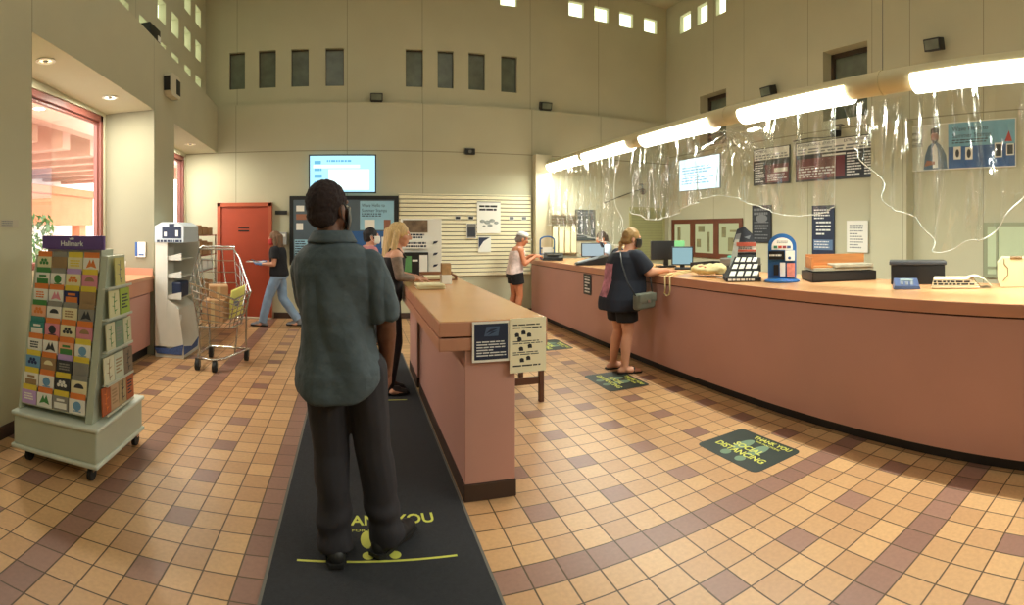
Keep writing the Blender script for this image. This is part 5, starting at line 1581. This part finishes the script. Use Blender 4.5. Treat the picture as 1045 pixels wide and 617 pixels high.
# ---- man in the green-grey shirt, back to the camera, head turned right
man = thing('person', 'man seen from behind in a green-grey short-sleeved shirt and black trousers on the queue mat', 'person', (-.045, 2.50, .009), 0)
J = dict(pelvis=(-.02, .0, .90), neck=(-.052, .015, 1.515), head=(-.070, .045, 1.665), sL=(-.195, .075, 1.375), sR=(.125, -.03, 1.405), eL=(-.165, .26, 1.16), wL=(-.05, .44, 1.08), eR=(.205, -.015, 1.125), wR=(.215, .09, .89),
         hL=(-.088, 0, .90), hR=(.098, 0, .90), kL=(-.062, .03, .50), kR=(.145, .035, .50), aL=(-.035, .0, .085), aR=(.215, .06, .085))
hm = Human(J, w=.98, d=1.12, twist=-.36, head_yaw=-.62, head_pitch=.05, hs=1.12)
b = B(); b.loft(hm.torso(lo=-.15, belly=.05)); hm.head(b); hm.arm(b, 'L', 1.15); hm.arm(b, 'R', 1.15); hm.leg(b, 'L'); hm.leg(b, 'R'); hm.foot(b, 'L', (-.05, 1, 0)); hm.foot(b, 'R', (.55, .8, 0))
hm.hand(b, 'R', (-.02, .10, -1), (-.8, .5, 0), .55, 1.12); hm.hand(b, 'L', (.6, .75, 0), (.2, 0, -1), .6, 1.1)
b.done('body', m_skin_d, man, vox=.0058, sm=3, smooth='all')
hm.eyes(man)
hm.mask(man, m_black)
def hair_cap(hm, root, m, lo=-.055, off=.009, amp=.004, sc=60, name='hair', vox=.006, extra=None, front=.045):
    b = B(); R = hm.H.to_3x3()
    b.ell(hm.H @ V((0, -.022, .034)), (.074 + off, .090 + off, .090 + off), M=R)
    b.ell(hm.H @ V((0, -.052, -.02)), (.064 + off * .6, .058 + off * .6, .058), M=R)
    if extra: extra(b)
    bm = b.bm
    return b.done(name, m, root, vox=vox, sm=1, smooth='all', disp=ndisp(amp, sc))
m_hair_dk = mat('dark_cropped_hair', (46, 34, 36), .9, vary=.35, scale=90, bump=.7, bscale=260)
hair_cap(hm, man, m_hair_dk, off=.010, amp=.006, sc=70)
m_shirt = mat('green_grey_cotton', (70, 83, 91), .75, vary=.14, scale=14, bump=1.0, bscale=16)
b = B()
R_ = hm.torso(off=.024, lo=-.165, hi=1.0, flare=.022, belly=.05)
b.loft(R_)
def sleeve(b, hm, side, f0, r0, r1, n=18, drop=.0):
    S, E = hm.J['s' + side], hm.J['e' + side]
    N = V((hm.J['neck'].x, hm.J['neck'].y, hm.J['neck'].z - .055))
    b.ell(S, (r0, r0, r0))
    b.cap(S, S.lerp(N, .55), r0 * .98, r0 * .75)
    b.cyl(S, S.lerp(E, f0) + V((0, 0, -drop)), r0, r1, n=n)
sleeve(b, hm, 'R', .92, .074, .084); sleeve(b, hm, 'L', .92, .072, .080)
def man_folds(p):
    n = noise.noise(V((p.x * 3.5, p.y * 3.5, p.z * 1.2)))
    v_ = .015 * (abs(math.sin(p.x * 21 + 5.5 * n + p.z * 3.5)) - .5) * max(.25, min(1, (p.z - .80) / .3))
    top = max(0, min(1, (1.42 - p.z) / .2))
    return top * v_ + .028 * noise.noise(V((p.x * 7, p.y * 7, p.z * 3.2))) * top + .0025 * noise.noise(p * 24)
o = b.done('shirt', m_shirt, man, vox=.0062, sm=2, smooth='all', disp=man_folds)
for v in o.data.vertices:                       # curved shirt tail: higher at the sides
    if v.co.z < 1.0:
        q = (v.co.x + .03) / .21
        v.co.z += max(0, (1.0 - v.co.z) / .2) * (.085 * max(0, q) ** 3 + .035 * max(0, -q) ** 3 - .012)
b = B()
nk = V((-.055, .018, 1.528))
def collar(u, v):
    a = -PI * .82 + 2 * PI * .82 * u - PI / 2
    r = .079 + .016 * (1 - v) + .006 * v
    return nk + V((math.cos(a) * r * 1.02, math.sin(a) * r * .95, -.022 + .06 * v - .018 * (math.sin(a) > 0) * math.sin(a)))
b.grid(collar, 30, 4)
o = b.done('collar', m_shirt, man, smooth='all'); o.modifiers.new('t', 'SOLIDIFY').thickness = .006
def collar2(u, v):
    a = -PI * .82 + 2 * PI * .82 * u - PI / 2
    r = .090 + .030 * v
    return nk + V((math.cos(a) * r * 1.02, math.sin(a) * r * .95, .038 - .055 * v - .018 * (math.sin(a) > 0) * math.sin(a)))
b = B(); b.grid(collar2, 30, 4)
o = b.done('collar_fold', m_shirt, man, smooth='all'); o.modifiers.new('t', 'SOLIDIFY').thickness = .005
m_trouser = mat('black_trousers', (44, 42, 48), .85, vary=.12, scale=10, bump=.2, bscale=240)
b = B(); b.loft(hm.torso(off=.012, lo=-.16, hi=.12))
for sd in 'LR':
    Hh, K, A = hm.J['h' + sd], hm.J['k' + sd], hm.J['a' + sd]
    b.cap(Hh, K, .115, .088); b.cap(K, K.lerp(A, .5), .088, .084); b.cyl(K.lerp(A, .4), A + V((0, -.005, -.035)), .084, .088, n=20)
b.done('trousers', m_trouser, man, vox=.009, sm=3, smooth='all', disp=lambda p: .010 * noise.noise(V((p.x * 9, p.y * 9, p.z * 6))) + .006 * math.sin(p.z * 38 + 4 * noise.noise(p * 5)) * max(0, min(1, (.42 - p.z) / .25)))
m_shoe = mat('black_shoe', (30, 29, 30), .5)
shoe(man, hm, 'L', (-.05, 1, 0), m_shoe, 1.08); shoe(man, hm, 'R', (.62, .75, 0), m_shoe, 1.08)

# ---- woman with the shoulder bag at the counter
wb = thing('person', 'woman with a blonde braid, navy T-shirt and black shorts leaning on the service counter', 'person', (2.90, 5.06, 0), -PI / 2)
J = dict(pelvis=(0, -.04, .82), neck=(-.0, .05, 1.345), head=(.0, .115, 1.47), sL=(-.20, .05, 1.27), sR=(.20, .05, 1.27), eL=(-.23, .18, 1.11), wL=(-.16, .42, 1.115), eR=(.24, .17, 1.11), wR=(.20, .44, 1.115),
         hL=(-.10, -.03, .82), hR=(.10, -.03, .82), kL=(-.115, -.0, .44), kR=(.10, .0, .44), aL=(-.14, -.06, .07), aR=(.10, -.04, .07))
hw = Human(J, w=1.22, d=1.45, head_yaw=-.25, head_pitch=-.12, hs=.98)
b = B(); b.loft(hw.torso(lo=-.15, belly=.05)); hw.head(b); hw.arm(b, 'L', 1.2); hw.arm(b, 'R', 1.2); hw.leg(b, 'L', 1.12); hw.leg(b, 'R', 1.12); hw.foot(b, 'L', (0, 1, 0)); hw.foot(b, 'R', (.3, 1, 0))
hw.hand(b, 'L', (.15, 1, -.05), (0, 0, -1), .2); hw.hand(b, 'R', (-.1, 1, -.05), (0, 0, -1), .2)
b.done('body', m_skin_l, wb, vox=.0075, sm=3, smooth='all')
hw.eyes(wb); hw.mask(wb, m_black)
m_blonde = mat('blonde_hair', (150, 118, 70), .6, vary=.4, scale=40, stretch=(4, 4, .8))
def bun(b):
    pts = [hw.H @ V(q) for q in ((.0, -.10, .02), (-.02, -.125, -.05), (-.045, -.12, -.12), (-.07, -.115, -.2))]
    for k in range(9):
        q = k / 8 * 2.999; i = int(q); p = pts[i].lerp(pts[i + 1], q - i)
        b.ell(p + V((.008 * (-1) ** k, 0, 0)), (.026 - .001 * k, .022, .024))
hair_cap(hw, wb, m_blonde, off=.012, amp=.007, sc=28, extra=bun, vox=.007)
m_navy_t = mat('navy_tshirt', (24, 30, 44), .85, vary=.1, scale=10)
b = B(); b.loft(hw.torso(off=.035, lo=-.24, hi=.97, flare=.03, belly=.06)); sleeve(b, hw, 'L', .85, .098, .105); sleeve(b, hw, 'R', .85, .098, .105)
b.done('tshirt', m_navy_t, wb, vox=.009, sm=3, smooth='all', disp=folds(.006))
b = B(); b.loft(hw.torso(off=.03, lo=-.215, hi=.1))
for sd in 'LR': b.cyl(hw.J['h' + sd], hw.J['h' + sd].lerp(hw.J['k' + sd], .66), .125, .122, n=20)
b.done('shorts', mat('black_shorts', (20, 20, 24), .85), wb, vox=.01, sm=3, smooth='all', disp=ndisp(.006, 12))
tee = [o for o in wb.children if o.name.startswith('tshirt')][0].data
b = B(); vm = {}
for p in tee.polygons:
    c, n = p.center, p.normal
    if n.y < -.25 and .84 < c.z < 1.20 and -.13 < c.x < .085 - .1 * abs(c.z - 1.0):
        vs = []
        for i in p.vertices:
            if i not in vm: vm[i] = b.bm.verts.new(tee.vertices[i].co + tee.vertices[i].normal * .003)
            vs.append(vm[i])
        b.bm.faces.new(vs)
b.done('shirt_print', mat('pink_grey_print', (170, 110, 126), .7, vary=.6, scale=12), wb, smooth='all', label='pink and grey printed patch on the back of the T-shirt')
for sd, fd in (('L', (0, 1, 0)), ('R', (.3, 1, 0))):
    A = hw.J['a' + sd]; f = V(fd).normalized(); g = V((A.x, A.y, 0)); x = f.cross(V((0, 0, 1)))
    b = B(); b.loft([[g + f * a + x * c + V((0, 0, z)) for a, c in ((-.09, .03), (-.05, .042), (.1, .046), (.18, .04), (.2, 0), (.18, -.04), (.1, -.046), (-.05, -.042), (-.09, -.03))] for z in (0, .016)])
    b.tube([g + f * .09 + x * .05 + V((0, 0, .012)), g + f * .10 + x * .03 + V((0, 0, .058)), g + f * .10 - x * .03 + V((0, 0, .058)), g + f * .09 - x * .05 + V((0, 0, .012))], .009, 8)
    b.done('sandal', m_black, wb)
m_bag = mat('grey_leather', (96, 100, 88), .4, vary=.15, scale=12)
bag = thing('shoulder_bag', 'small grey leather bag on the right hip of the woman at the counter', 'bag', (2.93, 4.66, .74), -PI / 2 + .35)
b = B(); b.box(-.055, .04, -.15, .15, 0, .17, bev=.03, seg=4); b.done('body', m_bag, bag, smooth=True)
b = B(); b.box(.035, .05, -.145, .145, .075, .165, bev=.006); b.done('flap', m_bag, bag, smooth=True)
b = B(); b.box(.05, .056, -.02, .02, .07, .1); b.done('clasp', m_chrome, bag)
b = B(); b.tube([V((-.01, -.145, .15)), V((-.10, -.16, .28)), V((-.22, -.12, .48)), V((-.34, .0, .60))], .007, 6); b.tube([V((-.01, .145, .15)), V((-.08, .20, .3)), V((-.2, .22, .45))], .007, 6); b.done('strap', m_black, bag, smooth='all')

# ---- blonde woman at the writing counter
bl = thing('person', 'woman with long blonde hair and a black tank top leaning on the writing counter', 'person', (.405, 5.02, .009), -PI / 2)
J = dict(pelvis=(0, -.06, .93), neck=(0, .0, 1.40), head=(0, .05, 1.515), sL=(-.165, .0, 1.32), sR=(.165, .0, 1.32), eL=(-.21, .04, 1.125), wL=(-.14, .20, 1.105), eR=(.20, .03, 1.13), wR=(.16, .18, 1.108),
         hL=(-.085, -.05, .92), hR=(.085, -.05, .92), kL=(-.085, -.02, .50), kR=(.085, .0, .50), aL=(-.09, -.08, .085), aR=(.09, -.06, .085))
hb = Human(J, w=.90, d=.95, head_yaw=-.12, head_pitch=-.1, hs=.98)
b = B(); b.loft(hb.torso(lo=-.15)); hb.head(b); hb.arm(b, 'L', .92); hb.arm(b, 'R', .92); hb.leg(b, 'L', .95); hb.leg(b, 'R', .95); hb.foot(b, 'L', (0, 1, 0), .9); hb.foot(b, 'R', (0, 1, 0), .9)
hb.hand(b, 'L', (.2, 1, -.1), (0, 0, -1), .2, .9); hb.hand(b, 'R', (-.1, 1, -.1), (0, 0, -1), .2, .9)
b.done('body', m_skin_l, bl, vox=.0075, sm=3, smooth='all'); hb.eyes(bl)
m_longblonde = mat('long_blonde_hair', (196, 164, 112), .55, vary=.35, scale=26, stretch=(5, 5, .6))
b = B(); R = hb.H.to_3x3()
b.ell(hb.H @ V((0, -.02, .036)), (.088, .102, .098), M=R)
for x, y0, L, r in ((-.05, -.09, .34, .045), (.0, -.11, .36, .05), (.05, -.09, .34, .045), (.075, -.03, .24, .035), (-.075, -.03, .24, .035)):
    p0 = hb.H @ V((x, y0, .02)); b.cap(p0, p0 + V((x * .5, -.05, -L)), r, r * .7)
b.done('hair', m_longblonde, bl, vox=.008, sm=2, smooth='all', disp=lambda p: .008 * noise.noise(V((p.x * 40, p.y * 40, p.z * 6))))
b = B(); b.loft(hb.torso(off=.012, lo=-.1, hi=.80, flare=.008)); b.done('tank_top', mat('black_tank_top', (32, 28, 32), .85), bl, vox=.008, sm=2, smooth='all', disp=folds(.003))
b = B()
for sx in (-1, 1): b.tube([V((sx * .09, -.10, 1.28)), V((sx * .10, -.05, 1.385)), V((sx * .10, .03, 1.385)), V((sx * .09, .10, 1.30))], .010, 8)
b.done('shoulder_strap', MATS['black_tank_top'], bl)
b = B(); S, E, W = hb.J['sR'], hb.J['eR'], hb.J['wR']; b.cap(S.lerp(E, .12), E, .0535, .044); b.cap(E, E.lerp(W, .8), .044, .034)
b.done('tattoo_sleeve', mat('grey_tattoo', (122, 102, 88), .6, vary=.5, scale=18), bl, vox=.007, sm=2, smooth='all')
b = B(); b.loft(hb.torso(off=.014, lo=-.18, hi=.1))
for sd in 'LR':
    b.cap(hb.J['h' + sd], hb.J['k' + sd], .10, .07); b.cyl(hb.J['k' + sd], hb.J['a' + sd] + V((0, 0, .0)), .07, .05, n=18)
b.done('leggings', mat('charcoal_leggings', (36, 34, 40), .8), bl, vox=.009, sm=3, smooth='all')
shoe(bl, hb, 'L', (0, 1, 0), m_shoe, .9); shoe(bl, hb, 'R', (0, 1, 0), m_shoe, .9)

# ---- dark-haired person beyond the man's shoulder
dk = thing('person', 'dark-haired person in a pink top and white face mask beyond the blonde woman', 'person', (.22, 7.2, 0), -PI / 2 + .2)
J = dict(pelvis=(0, 0, .90), neck=(0, .0, 1.36), head=(0, .045, 1.475), sL=(-.17, 0, 1.29), sR=(.17, 0, 1.29), eL=(-.21, .02, 1.03), wL=(-.16, .2, .95), eR=(.21, .03, 1.03), wR=(.16, .2, .95),
         hL=(-.085, 0, .90), hR=(.085, 0, .90), kL=(-.09, .02, .48), kR=(.09, .03, .48), aL=(-.1, -.02, .085), aR=(.1, .03, .085))
hd = Human(J, head_yaw=-.1, hs=1.0)
b = B(); b.loft(hd.torso(lo=-.15)); hd.head(b); hd.arm(b, 'L'); hd.arm(b, 'R'); hd.leg(b, 'L'); hd.leg(b, 'R'); hd.foot(b, 'L', (0, 1, 0)); hd.foot(b, 'R', (0, 1, 0))
hd.hand(b, 'L', (.2, 1, -.3), (.5, 0, -1), .4); hd.hand(b, 'R', (-.2, 1, -.3), (-.5, 0, -1), .4)
b.done('body', m_skin_l, dk, vox=.009, sm=3, smooth='all'); hd.eyes(dk); hd.mask(dk, m_white)
hair_cap(hd, dk, mat('black_hair', (24, 20, 22), .6, vary=.3, scale=50), off=.014, amp=.008, sc=25, vox=.009, extra=lambda b: b.ell(hd.H @ V((0, -.085, .05)), (.05, .045, .045)))
b = B(); b.loft(hd.torso(off=.02, lo=-.14, hi=.97, flare=.015)); sleeve(b, hd, 'L', .6, .075, .08); sleeve(b, hd, 'R', .6, .075, .08); b.done('top', mat('pink_cotton', (196, 128, 132), .8, vary=.1), dk, vox=.01, sm=2, smooth='all', disp=folds(.004))
b = B(); b.loft(hd.torso(off=.014, lo=-.18, hi=.1))
for sd in 'LR': b.cap(hd.J['h' + sd], hd.J['k' + sd], .105, .08); b.cyl(hd.J['k' + sd], hd.J['a' + sd], .08, .07, n=18)
b.done('trousers', m_trouser, dk, vox=.01, sm=2, smooth='all'); shoe(dk, hd, 'L', (0, 1, 0), m_shoe); shoe(dk, hd, 'R', (0, 1, 0), m_shoe)

# ---- woman walking left past the red door with a clipboard
wl = thing('person', 'woman in a black T-shirt and light jeans walking past the red door', 'person', (-1.20, 8.42, 0), PI / 2 - .1)
J = dict(pelvis=(0, 0, .86), neck=(0, .03, 1.31), head=(0, .075, 1.425), sL=(-.16, .02, 1.245), sR=(.16, .02, 1.245), eL=(-.19, .04, 1.02), wL=(-.13, .26, 1.02), eR=(.19, .03, 1.02), wR=(.10, .27, 1.04),
         hL=(-.08, 0, .86), hR=(.08, 0, .86), kL=(-.085, .16, .48), kR=(.085, -.04, .46), aL=(-.085, .26, .09), aR=(.085, -.30, .12))
hl = Human(J, w=.95, d=1.05, head_pitch=-.2, hs=.98)
b = B(); b.loft(hl.torso(lo=-.15)); hl.head(b); hl.arm(b, 'L', .95); hl.arm(b, 'R', .95); hl.leg(b, 'L'); hl.leg(b, 'R'); hl.foot(b, 'L', (0, 1, 0)); hl.foot(b, 'R', (0, 1, 0))
b.done('body', m_skin_l, wl, vox=.008, sm=3, smooth='all'); hl.eyes(wl)
hl.mask(wl, mat('red_mask_cloth', (190, 60, 56), .7))
b = B(); hl.hand(b, 'L', (.2, 1, .0), (0, 0, 1), .5, 1.05); hl.hand(b, 'R', (-.3, 1, .05), (0, 0, -1), .5, 1.05); b.done('glove', mat('blue_nitrile', (90, 140, 200), .4), wl, vox=.006, sm=1, smooth='all', label='pale blue gloves')
m_brownhair = mat('brown_hair', (116, 88, 64), .6, vary=.3, scale=30, stretch=(4, 4, .7))
b = B(); b.ell(hl.H @ V((0, -.02, .036)), (.088, .102, .098), M=hl.H.to_3x3())
for x, y0, L, r in ((-.05, -.08, .24, .045), (.0, -.10, .25, .05), (.05, -.08, .24, .045), (.075, -.02, .17, .03), (-.075, -.02, .17, .03)):
    p0 = hl.H @ V((x, y0, .02)); b.cap(p0, p0 + V((x * .5, -.02, -L)), r, r * .75)
b.done('hair', m_brownhair, wl, vox=.009, sm=2, smooth='all', disp=lambda p: .007 * noise.noise(V((p.x * 36, p.y * 36, p.z * 6))))
b = B(); b.loft(hl.torso(off=.02, lo=-.08, hi=.97, flare=.01)); sleeve(b, hl, 'L', .6, .075, .08); sleeve(b, hl, 'R', .6, .075, .08); b.done('tshirt', mat('black_tshirt', (28, 28, 34), .85), wl, vox=.009, sm=2, smooth='all', disp=folds(.004))
b = B(); b.loft(hl.torso(off=.012, lo=-.18, hi=.05))
for sd in 'LR':
    b.cap(hl.J['h' + sd], hl.J['k' + sd], .10, .078); b.cyl(hl.J['k' + sd], hl.J['a' + sd] + V((0, 0, -.02)), .078, .07, n=18)
b.done('jeans', mat('light_blue_denim', (134, 160, 192), .8, vary=.15, scale=8), wl, vox=.009, sm=2, smooth='all', disp=ndisp(.006, 14))
m_gshoe = mat('grey_shoe', (128, 132, 140), .6)
shoe(wl, hl, 'L', (0, 1, 0), m_gshoe, .95)
sh = shoe(wl, hl, 'R', (0, 1, 0), m_gshoe, .95)
cb = thing('clipboard', 'white pad with a dark phone held by the woman walking past the red door', 'clipboard', (-1.57, 8.42, 1.055), PI / 2 - .1)
b = B(); b.box(-.11, .11, -.12, .16, -.008, .0, bev=.002); b.done('pad', m_white, cb)
b = B(); b.box(-.06, .02, -.06, .1, .002, .012, M=Matrix.Rotation(.25, 4, 'X')); b.done('phone', m_black, cb)
b = B(); b.box(-.04, .04, .13, .165, .0, .012); b.done('clip', m_steel, cb)

# ---- woman in a cap at the far end of the counter
wf = thing('person', 'woman in a white cap, pale tank top and black shorts by the slatted wall', 'person', (2.80, 8.50, 0), -PI / 2)
J = dict(pelvis=(0, -.07, .84), neck=(0, .0, 1.29), head=(0, .07, 1.405), sL=(-.155, -.01, 1.215), sR=(.155, -.01, 1.215), eL=(-.20, .06, 1.0), wL=(-.12, .27, 1.12), eR=(.20, .05, 1.0), wR=(.13, .27, 1.12),
         hL=(-.085, -.06, .84), hR=(.085, -.06, .84), kL=(-.09, -.05, .46), kR=(.09, .0, .46), aL=(-.09, -.10, .085), aR=(.09, -.04, .085))
hf = Human(J, w=.95, d=1.0, head_pitch=-.3, hs=.98)
b = B(); b.loft(hf.torso(lo=-.15)); hf.head(b); hf.arm(b, 'L', .98); hf.arm(b, 'R', .98); hf.leg(b, 'L', 1.05); hf.leg(b, 'R', 1.05); hf.foot(b, 'L', (0, 1, 0)); hf.foot(b, 'R', (0, 1, 0))
hf.hand(b, 'L', (.1, 1, .1), (.6, 0, -1), .6); hf.hand(b, 'R', (-.2, 1, .1), (-.6, 0, -1), .6)
b.done('body', m_skin_t, wf, vox=.008, sm=3, smooth='all'); hf.eyes(wf)
hair_cap(hf, wf, mat('grey_brown_hair', (118, 106, 98), .7, vary=.3, scale=40), off=.008, amp=.005, sc=30, vox=.009, extra=lambda b: b.ell(hf.H @ V((0, -.1, -.03)), (.03, .03, .05)))
b = B(); b.loft([[hf.H @ V((.086 * math.cos(a) * q, -.01 + .108 * math.sin(a) * q, z)) for a in [2 * PI * k / 24 for k in range(24)]] for z, q in ((.055, 1.02), (.09, .98), (.12, .80), (.137, .45), (.141, .1))]); 
b.done('cap_crown', mat('white_cap', (214, 212, 206), .8, vary=.2, scale=30), wf, smooth='all')
b = B(); b.loft([[hf.H @ V((.08 * math.cos(a), .085 + .10 * math.sin(a), .058 + dz - .02 * math.sin(a))) for a in [PI * k / 14 for k in range(15)]] for dz in (0, .008)]); b.done('cap_brim', MATS['white_cap'], wf)
b = B(); b.loft(hf.torso(off=.014, lo=-.04, hi=.84, flare=.012))
for sx in (-1, 1): b.cap((sx * .095, -.02, 1.15), (sx * .095, -.01, 1.255), .04, .032)
b.done('tank_top', mat('pale_pink_tank', (226, 204, 200), .8, vary=.25, scale=16), wf, vox=.009, sm=2, smooth='all', disp=folds(.004))
b = B(); b.loft(hf.torso(off=.018, lo=-.19, hi=.12))
for sd in 'LR': b.cyl(hf.J['h' + sd], hf.J['h' + sd].lerp(hf.J['k' + sd], .5), .118, .108, n=20)
b.done('shorts', MATS['black_shorts'], wf, vox=.009, sm=3, smooth='all')
for sd in 'LR': shoe(wf, hf, sd, (0, 1, 0), m_gshoe, .95)

# ---- clerk behind the curtain
ck = thing('person', 'clerk with dark hair in a pale shirt standing behind the counter under the gathered curtain', 'person', (4.66, 8.82, 0), PI / 2 - .1)
J = dict(pelvis=(0, 0, .86), neck=(0, .03, 1.30), head=(0, .09, 1.405), sL=(-.165, .02, 1.235), sR=(.165, .02, 1.235), eL=(-.22, .10, 1.08), wL=(-.14, .33, 1.14), eR=(.22, .10, 1.08), wR=(.14, .32, 1.14),
         hL=(-.08, 0, .86), hR=(.08, 0, .86), kL=(-.085, .02, .46), kR=(.085, .02, .46), aL=(-.09, -.02, .085), aR=(.09, -.02, .085))
hk = Human(J, head_pitch=-.35)
b = B(); b.loft(hk.torso(lo=-.15)); hk.head(b); hk.arm(b, 'L'); hk.arm(b, 'R'); hk.leg(b, 'L'); hk.leg(b, 'R'); hk.foot(b, 'L', (0, 1, 0)); hk.foot(b, 'R', (0, 1, 0))
hk.hand(b, 'L', (.2, 1, 0), (.3, 0, -1), .4); hk.hand(b, 'R', (-.2, 1, 0), (-.3, 0, -1), .4)
b.done('body', m_skin_t, ck, vox=.009, sm=3, smooth='all'); hk.eyes(ck)
hair_cap(hk, ck, mat('dark_brown_hair', (60, 48, 40), .6, vary=.3, scale=40), off=.016, amp=.008, sc=25, vox=.009, extra=lambda b: b.cap(hk.H @ V((0, -.08, 0)), hk.H @ V((0, -.09, -.16)), .06, .045))
b = B(); b.loft(hk.torso(off=.02, lo=-.14, hi=.97, flare=.015)); sleeve(b, hk, 'L', .8, .078, .08); sleeve(b, hk, 'R', .8, .078, .08); b.done('shirt', mat('pale_blue_shirt', (176, 192, 210), .8, vary=.1), ck, vox=.01, sm=2, smooth='all', disp=folds(.004))
b = B(); b.loft(hk.torso(off=.014, lo=-.18, hi=.1))
for sd in 'LR': b.cap(hk.J['h' + sd], hk.J['k' + sd], .105, .08); b.cyl(hk.J['k' + sd], hk.J['a' + sd], .08, .07, n=18)
b.done('trousers', m_trouser, ck, vox=.01, sm=2, smooth='all'); shoe(ck, hk, 'L', (0, 1, 0), m_shoe); shoe(ck, hk, 'R', (0, 1, 0), m_shoe)
SC.view_settings.exposure = -0.06
SC.cycles.max_bounces = 8
SC.cycles.transparent_max_bounces = 12
SC.cycles.caustics_reflective = False
SC.cycles.caustics_refractive = False
SC.cycles.sample_clamp_indirect = 6.0
